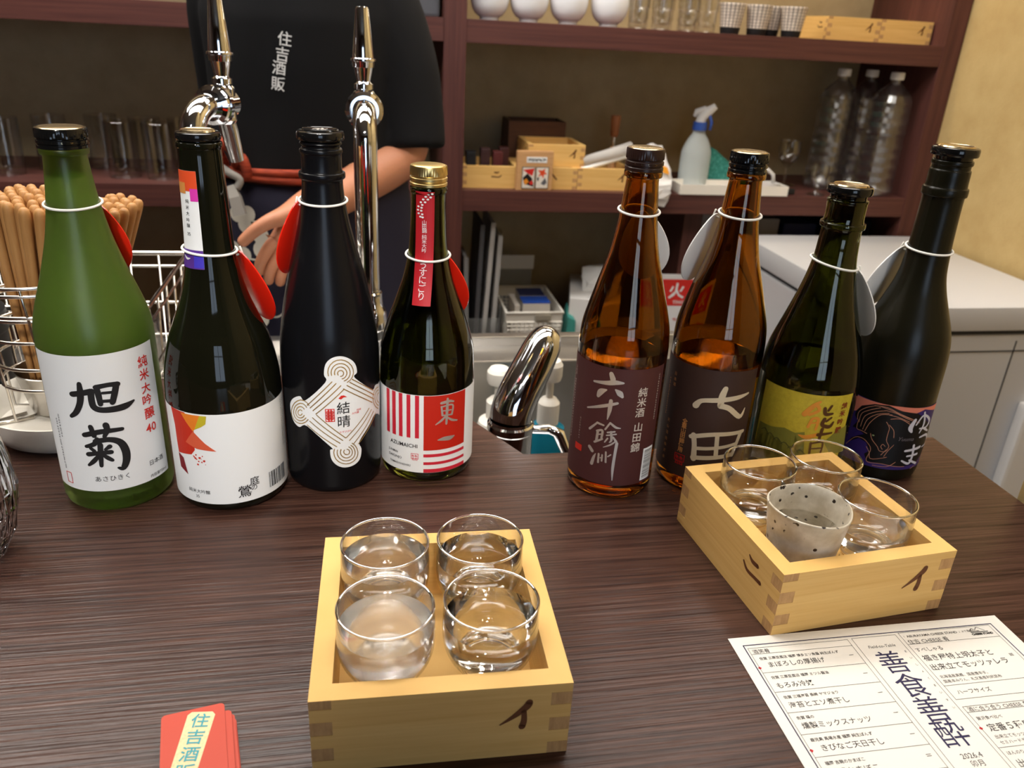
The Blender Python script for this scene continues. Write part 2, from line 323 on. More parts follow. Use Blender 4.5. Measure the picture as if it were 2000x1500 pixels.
G3 = [[(-116.6,83.9),(-86.5,106.8)],[(-113.2,81.9),(-82.1,105.1)],[(-110.0,79.7),(-76.9,102.8)],[(-106.7,76.9),(-73.2,99.4)],[(-64.0,106.7),(-32.0,89.0)],[(-67.1,104.5),(-30.1,84.2)],[(-70.7,102.2),(-30.9,80.6)],[(-74.8,99.6),(-34.6,78.5)],[(-105.9,76.5),(-73.8,53.8)],[(-111.0,73.6),(-77.1,51.7)],[(-114.6,70.0),(-80.4,49.4)],[(-118.0,66.0),(-84.4,46.5)],[(-40.8,75.1),(-73.8,53.8)],[(-36.6,72.6),(-69.9,50.6)],[(-32.4,69.7),(-65.0,46.5)],[(-27.6,66.4),(-58.8,45.1)],[(-90.2,111.7),(-90.8,115.1),(-90.0,118.4),(-87.8,121.4),(-84.6,123.7),(-80.5,125.0),(-75.9,125.1),(-71.4,124.0),(-67.3,121.8),(-64.1,118.9),(-62.2,115.4),(-61.9,111.9),(-63.3,108.8),(-66.1,106.3),(-70.0,104.6)],[(-86.8,112.0),(-87.3,114.7),(-86.6,117.3),(-84.8,119.5),(-82.2,121.2),(-78.9,122.0),(-75.4,121.9),(-71.9,120.9),(-69.0,119.0),(-66.9,116.6),(-65.9,113.9),(-66.2,111.2),(-67.7,108.9),(-70.3,107.2),(-73.5,106.3)],[(-83.4,112.4),(-83.7,114.3),(-83.2,116.1),(-82.0,117.6),(-80.1,118.6),(-77.8,119.1),(-75.4,118.9),(-73.1,118.0),(-71.3,116.6),(-70.1,114.9),(-69.7,113.0),(-70.3,111.3),(-71.6,109.8),(-73.5,108.8),(-75.9,108.4)],[(-79.5,111.9),(-80.1,112.9),(-80.2,114.0),(-79.7,114.9),(-78.8,115.7),(-77.6,116.0),(-76.3,116.0),(-75.1,115.6),(-74.1,114.8),(-73.6,113.8),(-73.6,112.7),(-74.1,111.8),(-75.0,111.1),(-76.2,110.8),(-77.6,110.9)],[(-115.9,71.3),(-119.6,68.2),(-124.2,66.1),(-129.3,65.2),(-134.4,65.6),(-138.5,67.3),(-141.0,70.2),(-141.1,74.1),(-138.7,78.5),(-134.7,82.7),(-129.7,85.8),(-124.7,87.7),(-120.1,87.9),(-116.3,86.5),(-113.7,83.9)],[(-118.6,72.4),(-121.4,70.1),(-124.9,68.5),(-128.7,67.9),(-132.3,68.2),(-135.2,69.5),(-136.9,71.8),(-137.0,74.7),(-135.4,77.9),(-132.6,80.9),(-129.0,83.2),(-125.2,84.6),(-121.7,84.8),(-118.9,83.8),(-116.9,81.9)],[(-120.7,74.4),(-122.3,72.6),(-124.6,71.3),(-127.1,70.6),(-129.6,70.6),(-131.7,71.3),(-133.0,72.7),(-133.3,74.6),(-132.5,76.7),(-130.9,78.7),(-128.6,80.4),(-126.0,81.4),(-123.6,81.6),(-121.6,81.0),(-120.2,79.8)],[(-123.6,75.4),(-124.3,74.5),(-125.3,73.7),(-126.5,73.2),(-127.8,73.1),(-128.8,73.4),(-129.6,74.0),(-129.8,74.9),(-129.6,75.9),(-128.9,76.9),(-127.8,77.7),(-126.6,78.3),(-125.4,78.4),(-124.4,78.2),(-123.6,77.6)],[(-66.8,47.9),(-63.1,44.9),(-60.6,41.4),(-59.5,37.7),(-60.1,34.3),(-62.3,31.6),(-65.8,29.7),(-70.0,28.7),(-74.6,28.8),(-79.1,29.9),(-83.0,31.9),(-86.0,34.6),(-87.8,37.8),(-88.2,41.3),(-87.2,44.7)],[(-68.4,46.1),(-65.7,44.0),(-63.9,41.3),(-63.1,38.6),(-63.5,36.0),(-65.1,33.9),(-67.6,32.4),(-70.8,31.7),(-74.2,31.7),(-77.6,32.5),(-80.6,34.1),(-82.8,36.2),(-84.2,38.6),(-84.5,41.3),(-83.8,43.8)],[(-71.1,45.0),(-69.0,43.7),(-67.4,41.9),(-66.6,39.9),(-66.7,38.0),(-67.6,36.4),(-69.4,35.2),(-71.6,34.6),(-74.1,34.6),(-76.5,35.3),(-78.5,36.5),(-80.0,38.2),(-80.7,40.1),(-80.6,42.0),(-79.7,43.7)],[(-73.3,43.0),(-72.0,42.6),(-70.8,41.8),(-70.1,40.8),(-69.9,39.8),(-70.2,38.8),(-71.1,38.1),(-72.4,37.7),(-73.8,37.8),(-75.1,38.2),(-76.2,39.0),(-76.8,40.0),(-77.0,41.1),(-76.5,42.0),(-75.6,42.7)],[(-19.1,67.7),(-23.3,69.7),(-26.6,71.7),(-29.1,73.9),(-31.0,76.1),(-32.3,78.3),(-33.1,80.5),(-33.2,82.6),(-32.9,84.5),(-31.9,86.2),(-30.4,87.5),(-28.3,88.4),(-25.6,88.9),(-22.1,88.7),(-17.5,87.8)],[(-17.6,70.0),(-20.9,71.6),(-23.5,73.1),(-25.5,74.8),(-27.1,76.4),(-28.1,78.1),(-28.7,79.7),(-28.9,81.2),(-28.6,82.6),(-27.8,83.8),(-26.6,84.7),(-24.9,85.3),(-22.7,85.6),(-19.9,85.4),(-16.3,84.6)],[(-15.9,72.3),(-18.1,73.3),(-19.9,74.4),(-21.3,75.4),(-22.4,76.5),(-23.2,77.6),(-23.6,78.6),(-23.7,79.6),(-23.5,80.4),(-23.0,81.2),(-22.1,81.7),(-20.9,82.0),(-19.3,82.1),(-17.4,81.9),(-15.1,81.4)]]
T3 = [('結',-75.3,82.2,10.73),('晴',-75.0,69.7,10.82)]
T3r = [('純米',-56.5,77.8,2.52),('大吟醸',-61.1,75.5,2.52),('むすびばれ',-73.5,60.0,2.29)]
R3 = [[(-80.6,91.2),(-77.4,93.6),(-74.3,93.6),(-70.4,91.6),(-74.4,91.8),(-77.6,90.2)],[(-94.4,81.4),(-86.4,81.2),(-86.7,71.1),(-94.7,71.0)]]
L4 = {'lt':(-165.0,87.8),'rt':(-19.7,87.4),'mid':(-99.0,87.1),'lb':(-167.8,12.5),'rb':(-16.3,9.1),'mb':(-97.9,12.4)}
ST4 = [[(-149.1,85.7),(-143.4,87.2),(-150.4,45.3)],[(-138.9,86.2),(-133.4,87.5),(-139.6,45.4)],[(-128.8,86.5),(-123.8,87.4),(-129.3,45.6)],[(-118.5,86.6),(-113.7,87.2),(-118.6,46.1)],[(-108.2,86.5),(-103.4,86.9),(-108.1,46.3)]]
Q4 = [(-98.6,91.8),(-43.2,91.7),(-43.7,33.2),(-98.1,34.6)]
H4 = [[(-98.1,30.8),(-43.6,31.3),(-43.3,27.8),(-98.1,27.4)],[(-98.0,22.9),(-43.1,23.7),(-42.9,20.1),(-98.0,19.5)],[(-98.0,15.9),(-42.6,15.9),(-42.4,12.3),(-97.9,12.4)]]
S4 = [[(-77.5,79.9,2.6),(-68.1,80.7,2.6),(-62.2,79.6,1.7)],[(-70.0,83.3,2.1),(-70.5,71.9,2.6),(-71.1,59.4,1.9)],[(-77.5,76.6,1.6),(-76.1,68.0,1.9)],[(-77.5,76.4,1.4),(-63.4,76.6,1.7),(-64.1,67.5,1.9)],[(-76.5,72.4,1.2),(-65.1,72.0,1.2)],[(-76.4,68.0,1.4),(-64.1,67.5,1.4)],[(-73.0,66.3,1.9),(-78.0,62.9,2.1),(-84.0,59.8,0.9)],[(-70.4,65.9,1.4),(-63.9,62.1,2.1),(-56.4,60.2,1.4)],[(-81.0,44.5,1.0),(-74.2,45.0,3.6),(-66.1,44.8,4.1),(-60.0,45.8,1.0)]]
T4 = [('AZUMAICHI',-123.6,38.4,27.31),('JUNMAI',-138.1,29.2,10.91),('DAIGINJO',-135.0,24.2,14.57),('YAMADANISHIKI',-128.5,18.5,21.86)]
SE4 = [(-113.1,31.0),(-104.1,31.2),(-104.1,25.4),(-113.1,25.2)]
N4 = [(-135.5,253.5),(-76.0,253.5),(-76.3,161.9),(-139.7,161.3)]
TN4 = [('山',-107.2,229.0,3.97),('田',-107.1,225.6,3.76),('錦',-106.6,222.3,3.99),('純',-106.5,217.3,4.0),('米',-106.4,213.6,3.78),('大',-106.3,209.9,3.79),('吟',-106.2,206.2,3.8),('う',-107.2,194.5,6.98),('す',-107.0,188.3,7.01),('に',-106.9,182.5,6.81),('ご',-107.2,176.2,6.84),('り',-107.9,169.7,6.86)]
W4 = [(-83.4,252.1),(-95.1,251.3),(-88.8,249.2),(-103.5,249.6),(-97.1,247.5),(-111.2,247.3),(-105.5,245.2),(-118.7,244.9),(-114.2,242.9),(-126.8,241.4),(-116.4,240.6),(-128.3,238.6),(-117.2,238.2),(-125.8,235.9),(-114.0,235.4),(-119.9,233.4),(-112.6,233.0)]
L5 = {'lt':(173.9,123.3),'rt':(-43.0,126.8),'mid':(-108.6,125.3),'lb':(173.3,11.2),'rb':(-60.4,16.6),'mb':(-108.8,15.5)}
S5 = [[(-119.9,120.5,3.6),(-117.1,115.9,4.7)],[(-141.4,110.0,1.8),(-123.4,111.7,3.8),(-115.0,113.1,4.5),(-103.9,113.4,1.8)],[(-123.8,105.3,1.6),(-130.6,102.6,5.3),(-133.6,98.2,3.2)],[(-112.3,106.7,1.6),(-106.9,103.8,5.0),(-103.4,100.9,2.5)],[(-147.4,84.1,1.4),(-125.3,90.2,3.0),(-108.4,94.7,2.3)],[(-116.6,96.2,3.2),(-117.0,87.6,3.4),(-118.6,78.7,0.9)],[(-131.5,72.9,1.6),(-140.8,65.5,2.3)],[(-131.0,73.4,2.1),(-122.3,72.4,1.6)],[(-129.0,66.2,2.3),(-129.7,56.1,2.3)],[(-130.4,65.7,1.9),(-123.3,67.3,2.1),(-123.4,60.0,1.9)],[(-128.4,62.6,1.2),(-124.0,63.7,1.2)],[(-132.0,54.7,2.1),(-122.1,59.3,1.6)],[(-114.4,75.7,1.6),(-119.8,68.9,1.6)],[(-114.4,75.7,1.8),(-107.0,72.2,2.1),(-101.2,71.6,0.9)],[(-116.4,66.4,1.6),(-107.7,68.0,1.6)],[(-117.2,63.5,1.4),(-105.6,65.8,1.4)],[(-112.2,67.5,1.9),(-110.6,59.8,2.1),(-112.9,57.2,0.9)],[(-115.6,60.8,1.6),(-118.8,56.8,1.2)],[(-108.9,62.6,1.6),(-104.5,58.7,2.1)],[(-119.8,51.7,0.7),(-111.2,55.1,1.6),(-105.3,58.9,1.2)],[(-138.5,48.7,3.1),(-133.9,45.4,3.1)],[(-133.0,33.1,3.1),(-131.0,39.7,2.4),(-128.9,43.8,0.7)],[(-124.7,44.4,1.7),(-124.4,36.1,1.9)],[(-120.1,44.1,1.4),(-120.0,38.2,1.7)],[(-122.3,40.8,1.1),(-119.4,41.6,1.1)],[(-115.8,47.5,1.6),(-114.7,37.6,1.7)],[(-112.9,43.3,1.1),(-109.4,45.5,1.3)],[(-103.4,57.1,2.6),(-104.4,44.3,2.4),(-104.9,32.1,2.4),(-104.1,20.5,0.7)]]
T5 = [('純',-77.1,104.8,8.42),('米',-77.2,95.4,8.47),('酒',-78.0,85.9,8.52),('山',-77.6,72.2,8.59),('田',-78.0,62.1,8.64),('錦',-78.5,52.5,8.69)]
R5 = [(-164.0,46.3),(-152.1,49.6),(-150.8,40.2),(-162.7,36.8)]
BC5 = [(-64.0,51.0),(-47.1,50.5),(-46.4,17.0),(-62.0,17.6)]
V5 = [(-157.9,71.2),(-157.7,49.8),(176.4,117.4),(172.5,79.6)]
L6 = {'lt':(178.5,119.4),'rt':(-53.1,123.4),'mid':(-104.4,121.0),'lb':(-177.0,11.4),'mb':(-143.2,16.5)}
S6 = [[(-130.9,86.1,5.9),(-124.3,91.7,4.0),(-106.5,94.1,4.4),(-80.6,96.7,4.2),(-63.9,99.2,1.9)],[(-98.3,105.5,4.6),(-100.8,98.3,5.8),(-101.3,89.2,5.2)],[(-101.3,89.2,5.2),(-89.3,86.7,4.7),(-71.7,77.6,4.3),(-65.3,85.0,1.2)],[(-127.5,58.1,4.6),(-124.5,47.8,4.3),(-123.0,34.9,5.1)],[(-130.6,55.8,4.1),(-102.6,61.3,4.1),(-60.0,61.6,3.6)],[(-64.4,61.4,4.8),(-68.1,52.5,4.1),(-73.3,39.5,3.6)],[(-98.4,60.1,3.8),(-96.1,40.4,3.9)],[(-121.4,45.6,3.4),(-69.9,50.7,3.1)],[(-124.6,36.0,4.1),(-74.7,40.4,4.1)]]
T6 = [('全',-141.3,68.4,4.81),('量',-141.4,63.7,4.82),('山',-141.5,58.9,4.83),('田',-141.6,53.9,4.85),('錦',-141.8,48.9,4.86),('使',-142.0,44.3,4.88),('用',-142.3,39.6,4.89)]
R6 = [(-148.7,35.3),(-135.2,38.5),(-134.3,28.2),(-148.1,25.6)]
T6b = [('日',-167.3,107.2,3.35),('本',-167.0,102.1,3.36),('酒',-167.1,97.0,3.37)]
T6c = [('天',-168.1,61.6,3.23),('山',-168.1,55.5,3.23),('酒',-168.0,49.4,3.23),('造',-168.0,43.2,3.23),('株',-168.0,37.0,3.23),('式',-168.0,30.8,3.23),('会',-168.0,24.5,3.23)]
L7 = {'lt':(-170.4,97.7),'rt':(-62.5,104.9),'mid':(-103.2,99.1),'lb':(-175.1,26.6)}
A7 = [[(-169.9,58.8),(-151.8,59.6),(-136.5,62.9),(-124.6,60.7),(-114.3,63.2),(-109.8,39.1),(-172.4,20.1)],[(-174.3,36.1),(-160.2,52.2),(-145.4,50.0),(-132.8,47.9),(-126.7,36.1),(-173.7,19.5)],[(-127.3,58.7),(-123.5,59.5),(-118.4,48.1),(-126.0,46.6)],[(-76.7,64.9),(-60.0,67.7),(-50.6,38.8),(-79.0,42.0),(-90.7,54.5)]]
S7o = [[(-104.9,93.7,2.2),(-111.4,89.0,4.2),(-118.8,80.3,5.0)],[(-107.1,90.1,3.2),(-104.3,85.4,3.0),(-113.9,80.3,2.5)],[(-109.8,76.5,2.5),(-112.2,68.5,2.5)],[(-108.5,77.4,2.3),(-102.9,77.1,2.8),(-103.4,66.9,2.3)],[(-109.6,72.6,1.5),(-104.3,73.6,1.5)],[(-120.4,59.6,1.0),(-111.5,58.5,4.1),(-100.4,61.9,3.3)]]
S7b = [[(-98.2,87.8,3.0),(-96.1,82.3,3.3),(-88.1,82.6,2.3)],[(-90.8,90.2,2.2),(-93.8,85.8,2.5)],[(-95.9,77.4,3.3),(-97.0,71.7,3.3),(-88.1,69.9,3.5),(-84.3,74.2,1.8)],[(-88.1,78.7,2.0),(-93.3,75.3,2.3)],[(-99.6,61.9,3.3),(-83.3,63.5,1.8)],[(-95.9,67.7,3.0),(-96.9,58.1,2.5)],[(-105.2,53.4,2.0),(-104.3,42.6,2.1)],[(-105.0,52.7,1.8),(-92.1,54.5,1.8),(-91.7,42.9,1.8)],[(-104.8,47.6,1.3),(-92.5,48.7,1.3)]]
T7 = [('純',-73.5,89.3,6.28),('米',-74.0,81.7,6.31),('吟',-74.2,73.5,6.34),('醸',-74.6,65.4,6.37)]
L8 = {'lt':(-168.6,78.5),'rt':(-41.7,78.1),'mid':(-110.0,79.5),'rb':(-75.8,14.3),'mb':(-115.1,14.1)}
A8 = [[(-169.5,78.2),(-136.0,78.9),(-110.0,79.5),(-41.7,78.1),(-41.6,70.6),(-76.2,76.9),(-88.7,73.6),(-108.5,75.3),(-125.4,78.8),(-142.5,76.6),(-158.5,70.5),(-165.0,63.2),(-170.6,61.7)],[(-164.2,64.2),(-158.5,70.5),(-142.5,76.6),(-125.4,78.8),(-108.5,75.3),(-86.5,73.5),(-70.1,66.1),(-41.6,50.9),(-41.6,27.8),(-61.2,19.4),(-87.1,17.7),(-116.8,19.3),(-134.8,18.7),(-139.7,25.2),(-134.6,29.6),(-140.7,37.2),(-151.2,38.8),(-162.1,32.0),(-167.5,26.6),(-161.3,36.2),(-152.1,41.5),(-146.0,44.2),(-156.3,47.1),(-164.4,46.7),(-158.1,54.9),(-165.1,58.7)]]
E8 = [[(-159.7,55.9),(-160.3,63.3),(-152.0,70.3),(-140.4,75.6)],[(-156.6,53.8),(-155.8,63.2),(-145.9,69.8),(-134.6,74.8)],[(-153.2,50.4),(-151.0,61.6),(-140.0,69.1),(-127.1,73.4)],[(-149.4,48.5),(-146.4,59.9),(-136.0,67.8),(-123.0,71.2)],[(-146.2,47.9),(-142.0,58.1),(-132.4,67.9),(-119.2,70.3)],[(-142.1,75.2),(-126.4,76.5),(-111.3,72.8),(-92.6,67.8)],[(-135.1,76.1),(-120.6,74.5),(-105.0,70.4),(-85.5,66.1)],[(-127.1,73.4),(-114.6,72.4),(-98.5,67.8),(-79.6,63.5)],[(-122.5,69.8),(-109.8,68.6),(-95.4,64.9)],[(-119.5,65.9),(-107.6,67.3),(-92.3,61.9)],[(-138.3,47.0),(-134.8,41.8),(-126.6,36.1),(-122.7,32.2),(-115.7,32.6),(-113.1,38.3),(-117.6,43.7),(-118.2,51.2),(-118.4,57.1),(-123.5,62.3)],[(-119.8,34.3),(-122.4,36.9),(-120.6,39.5),(-117.4,37.7)],[(-119.3,60.0),(-112.4,55.0),(-109.9,47.7)],[(-157.7,56.5),(-157.6,47.4),(-149.9,46.8),(-142.7,45.9)],[(-167.6,26.9),(-157.2,37.6),(-147.5,39.9),(-139.9,37.5),(-133.3,31.5),(-134.8,18.7),(-116.8,19.3),(-97.6,17.9),(-84.7,17.5)],[(-139.4,33.0),(-134.1,28.2),(-130.3,22.1),(-112.1,26.9)],[(-115.8,27.2),(-112.5,33.8),(-107.5,40.4)],[(-119.7,28.2),(-114.7,35.0)],[(-44.7,28.4),(-55.1,20.3),(-72.7,13.8)],[(-126.6,16.0),(-108.8,17.2),(-99.3,22.5)]]
S8 = [[(-88.0,67.0,2.9),(-91.7,58.9,4.8),(-88.9,54.7,2.4)],[(-84.6,61.6,1.6),(-75.7,70.9,2.1),(-59.3,63.4,2.7),(-63.6,57.2,2.4),(-77.0,57.3,1.6)],[(-75.9,73.9,2.1),(-71.1,61.8,2.4),(-75.3,52.6,1.3)],[(-66.8,55.9,2.4),(-55.3,51.6,1.9)],[(-71.7,47.6,1.9),(-55.2,47.4,2.7),(-41.5,36.5,2.5),(-58.9,35.0,1.1)],[(-90.0,34.5,2.4),(-64.6,36.1,3.0)],[(-85.0,28.7,1.9),(-66.9,29.2,2.4)],[(-78.5,39.8,2.7),(-75.8,27.5,2.7),(-79.3,20.5,2.7),(-91.4,24.1,1.6)],[(-79.3,24.0,1.9),(-63.0,18.3,2.5)]]
T8 = [('Yuuma',-92.9,47.0,15.96)]
I8 = [(-134.7,46.1,2.68)]
# ================================================================ the setting
def sbox(name, m, x0, x1, y0, y1, z0, z1, bevel=0):
    b = MB().box(x0, x1, y0, y1, z0, z1); return struct(b.build(name, m, bevel=bevel))
FZ, CZ = -.95, 1.5
sbox('floor', M_floor, -2.4, 1.6, -2.2, 2.4, FZ-.05, FZ)
sbox('ceiling', M_ceil, -2.4, 1.6, -2.2, 2.4, CZ, CZ+.05)
sbox('wall_back', M_backwall, -2.4, 1.6, 2.24, 2.34, FZ, CZ)
sbox('wall_right', M_plaster, 1.458, 1.56, -2.2, 2.24, FZ, CZ)
sbox('wall_left', M_panel, -2.4, -2.3, -2.2, 2.24, FZ, CZ)
sbox('wall_pillar', M_plaster, .598, .74, -.10, .543, FZ, CZ)
# wall behind the viewer with a doorway window of daylight
wb = MB().box(-2.3, -.35, -2.2, -2.1, FZ, CZ).box(.55, 1.458, -2.2, -2.1, FZ, CZ).box(-.35, .55, -2.2, -2.1, 1.15, CZ).box(-.35, .55, -2.2, -2.1, FZ, -.1)
struct(wb.build('wall_front', M_panel))
wn = struct(thing('window_1', '', '', (.1, -2.12, .525))); del wn['label'], wn['category']
M_daylight = mat('daylit_pane', (.8, .85, .9), .3, emit=DAY, estr=WINDOW_E)
wf = MB()
for x in (-.45, -.01, .43): wf.box(x, x+.03, -.03, .03, -.625, .625)
for z in (-.625, -.02, .595): wf.box(-.45, .45, -.03, .03, z, z+.03)
wf.build('window_frame', M_shelf, wn)
for x in (-.42, .02):
    for z in (-.595, .01): MB().box(x, x+.41, -.012, -.004, z, z+.585).build('pane', M_daylight, wn)

# bar counter: slab with the clipped corner round the sink
V, F = prism([(-1.7, -.05), (.594, -.05), (.594, .661), (.148, .661), (.04, .864), (-1.7, .864)], -.038, 0)
ct = mesh('bar_counter', V, F, M_counter); tag(ct, 'dark brown streaked wood bar counter carrying the bottles and trays', 'counter')
_b = MB(); V, F = prism([(-1.7, .02), (.58, .02), (.58, .60), (.12, .60), (.0, .80), (-1.7, .80)], FZ, -.038); _b.add(V, F)
_b.build('counter_base', M_shelf, ct)

# steel sink unit behind the counter
sk = thing('sink_unit', 'stainless steel sink bench behind the bar counter', 'sink', (0, 0, 0))
b = MB()
b.box(-1.7, .10, .87, 1.20, -.115, -.10); b.box(.10, .60, 1.13, 1.20, -.115, -.10); b.box(.56, .60, .665, 1.13, -.115, -.10)
b.box(-1.7, .60, 1.195, 1.215, -.16, -.085)
b.build('steel_top', M_steel, sk, bevel=.002)
b = MB()
b.box(.10, .56, 1.125, 1.13, -.30, -.10); b.box(.10, .105, .665, 1.13, -.30, -.10); b.box(.555, .56, .665, 1.13, -.30, -.10); b.box(.10, .56, .665, .67, -.30, -.115); b.box(.10, .56, .665, 1.13, -.305, -.30)
b.build('basin', M_basin, sk)
_b = MB().box(-1.7, .60, .88, 1.19, FZ, -.31); _b.build('cabinet', M_shelf, sk)
dr = MB(); dr.lathe([(0, 0), (.038, 0), (.04, .004), (.034, .008), (.03, .004), (0, .004)], 32, M=Matrix.Translation((.33, .86, -.30))); dr.build('drain', M_chrome, sk, smooth=40)

# shelving unit against the back wall
SY0, SY1 = 1.90, 2.238
su = thing('shelving_unit', 'dark reddish brown wooden shelving unit against the back wall', 'shelf', (0, SY0, 0)); su.location = (0, 0, 0)
def plank(x0, x1, z0, z1, y0=SY0, m=M_shelf, nm='shelf_board'): MB().box(x0, x1, y0, SY1, z0, z1).build(nm, m, su, bevel=.0012)
for x0, x1 in ((-1.9, .185), (.235, 1.408)):
    plank(x0, x1, .338, .386); plank(x0, x1, -.033, .016); plank(x0, x1, -.46, -.42); plank(x0, x1, .80, .845)
for x0, x1 in ((.185, .235), (1.408, 1.456), (-1.95, -1.9)): plank(x0, x1, FZ, 1.2, SY0-.002, M_shelfv, 'upright')
plank(.822, .872, -.42, -.033, 1.95, M_shelfv, 'upright')

# light fittings ------------------------------------------------------------
def panel(label, x, y, lx, ly, col, e, z=CZ):
    t = thing('ceiling_light', label, 'ceiling light', (x, y, z), group=None)
    b = MB().box(-lx/2-.02, lx/2+.02, -ly/2-.02, ly/2+.02, -.012, -.001); b.build('frame', M_white, t)
    b = MB().box(-lx/2, lx/2, -ly/2, ly/2, -.022, -.0125); b.build('diffuser', mat('diffuser_%s' % label[:14], (.9, .9, .9), .5, emit=col, estr=e), t)
panel('long warm ceiling light above the bar counter', .10, .68, 2.0, .44, WARM, PANEL_FRONT)
panel('warm ceiling light above the left end of the sink bench', -.55, 1.42, 1.7, .45, WARM, PANEL_WORK)
panel('small warm ceiling light above the freezer', .85, 1.50, .7, .30, WARM, PANEL_WORK*.75)
st = thing('shelf_light', 'slim warm light strip under the highest shelf board', 'light strip', (.82, 1.98, .80))
MB().box(-.55, .55, -.02, .02, -.012, -.001).build('housing', M_white, st)
MB().box(-.54, .54, -.016, .016, -.016, -.0125).build('diffuser', mat('strip_diffuser', (.9, .9, .9), .5, emit=WARMER, estr=STRIP_SHELF), st)
# tilted spotlights; those over the counter are added helpers, not known fittings
def spotlight(label, loc, target, watt, half, col, rad=.03):
    t = thing('spotlight', label, 'spotlight', loc)
    d = (Vector(target)-Vector(loc)).normalized(); q = d.to_track_quat('-Z', 'Y')
    Mx = q.to_matrix().to_4x4()
    b = MB(); b.lathe([(0, .11), (.036, .11), (.04, .105), (.042, -.005), (.039, -.005), (.037, .10), (0, .10)], 32, M=Mx); b.build('housing', M_black, t, smooth=40)
    b = MB(); b.tube([(0, 0, .06), (0, 0, CZ-loc[2])], .008, 10); b.build('stem', M_black, t)
    l = bpy.data.lights.new('spot_lamp', 'SPOT'); l.energy = watt; l.color = col; l.spot_size = math.radians(half*2); l.spot_blend = .55; l.shadow_soft_size = rad
    o = bpy.data.objects.new('spot_lamp', l); COL.objects.link(o); o.parent = t; o.rotation_euler = q.to_euler(); o.location = d*.004
spotlight('added helper spot lighting the right-hand tray and menu', (.52, -.55, 1.30), (.40, .47, .03), SPOT_W*.56, 13, WARM, .08)  # added lamp; its cone leaves the front tray's face in shade
spotlight('added helper spot lighting the leftmost bottles', (-.35, -.90, 1.36), (-.19, .62, .11), SPOT_W*1.3, 9, WARM, .08)  # added lamp giving the left labels front light, kept off the tray
spotlight('added helper spot lighting the gold-capped bottle', (.02, -.90, 1.36), (.03, .65, .12), SPOT_W*1.05, 7.5, WARM, .08)  # added lamp, narrow beam brightens the middle labels past the front tray
spotlight('black spotlight washing the right wall above the freezer', (.98, 1.10, 1.40), (1.458, 1.00, .62), SPOT_W*.42, 33, WARM, .06)

# ================================================================ bottles
SPIN = 72
def interp(pr, z):
    if z <= pr[0][0]: return pr[0][1]
    for (a, ra), (b_, rb) in zip(pr, pr[1:]):
        if a <= z <= b_: return ra+(rb-ra)*(z-a)/(b_-a) if b_ > a else rb
    return pr[-1][1]
def wrapdeg(a): return a-360 if a > 100 else a
class Bottle:
    def __init__(s, name, label, xy, low, shoulder, glass, wall=.0028, fill=None, sake=None, hollow=True, group='sake bottles in a row on the counter'):
        """low: (z,r) mm straight part, shoulder: (z,r) mm, smoothed"""
        s.t = thing(name, label, 'bottle', (xy[0], xy[1], 0.0004), group=group); s.xy = xy
        sh = crspl(shoulder, 4)
        pr = [(z/1000, r/1000) for z, r in list(low)+sh]; s.pr = pr
        zt = pr[-1][0]; s.zt = zt
        out = [(0, .004), (pr[0][1]*.6, .0025), (pr[0][1]*.85, 0)]+[(r, z) for z, r in pr]
        if hollow:
            inn = [(max(r-wall, .004), z) for z, r in pr if z > .010]
            inn = inn[::-1]; inn[0] = (inn[0][0], zt)
            out += inn+[(pr[0][1]*.7, .008), (0, .010)]
        else: out += [(0, zt)]
        s.body = lathe('glass_body', out, glass, s.t, SPIN, 50); fix_normals(s.body)
        if fill:
            ip = [(max(r-wall+.0003, .004), z) for z, r in pr if .010 < z < fill/1000]
            li = [(0, .0097), (pr[0][1]*.7, .0077)]+ip+[(interp(pr, fill/1000)-wall+.0003, fill/1000), (0, fill/1000)]
            fix_normals(lathe('sake', li, sake or M_sake, s.t, SPIN, 50))
    def r(s, z): return interp(s.pr, z)
    def fn(s, rref, off): return lambda u, v: ((s.r(v)+off)*math.cos(u/rref), (s.r(v)+off)*math.sin(u/rref), v)
    def patch(s, name, m, a0, a1, z0, z1, off=.00025, parent=None, nz=2):
        na = max(2, int(abs(a1-a0)/3)); V = []; F = []
        for j in range(nz+1):
            z = (z0+(z1-z0)*j/nz)/1000
            for i in range(na+1):
                a = math.radians(a0+(a1-a0)*i/na); r = s.r(z)+off; V.append((r*math.cos(a), r*math.sin(a), z))
        for j in range(nz):
            for i in range(na): k = j*(na+1)+i; F.append((k, k+1, k+na+2, k+na+1))
        return mesh(name, V, F, m, parent or s.t, True)
    def pr_build(s, P, name, m, rref, parent, off=.0006): return P.build(name, m, s.fn(rref, off), parent, cut=.003)
def U(q, rref): return (math.radians(wrapdeg(q[0]))*rref, q[1]/1000)
def strokes(P, S, rref, k=1):
    for st_ in S: P.stroke([U(q, rref)+(q[2]/1000*k,) for q in st_])
def glyphs(P, T, rref, bold=0, k=1.08, sx=1):
    for c, a, z, h in T: u, v = U((a, z), rref); P.text(c, u, v, h/1000*k, bold, sx=sx)
def wides(P, T, rref, bold=0):
    for c, a, z, wd in T: u, v = U((a, z), rref); P.text(c, u, v, .004, bold, width=wd/1000)
def polys(P, L, rref):
    for q in L: P.poly([U(a, rref) for a in q])

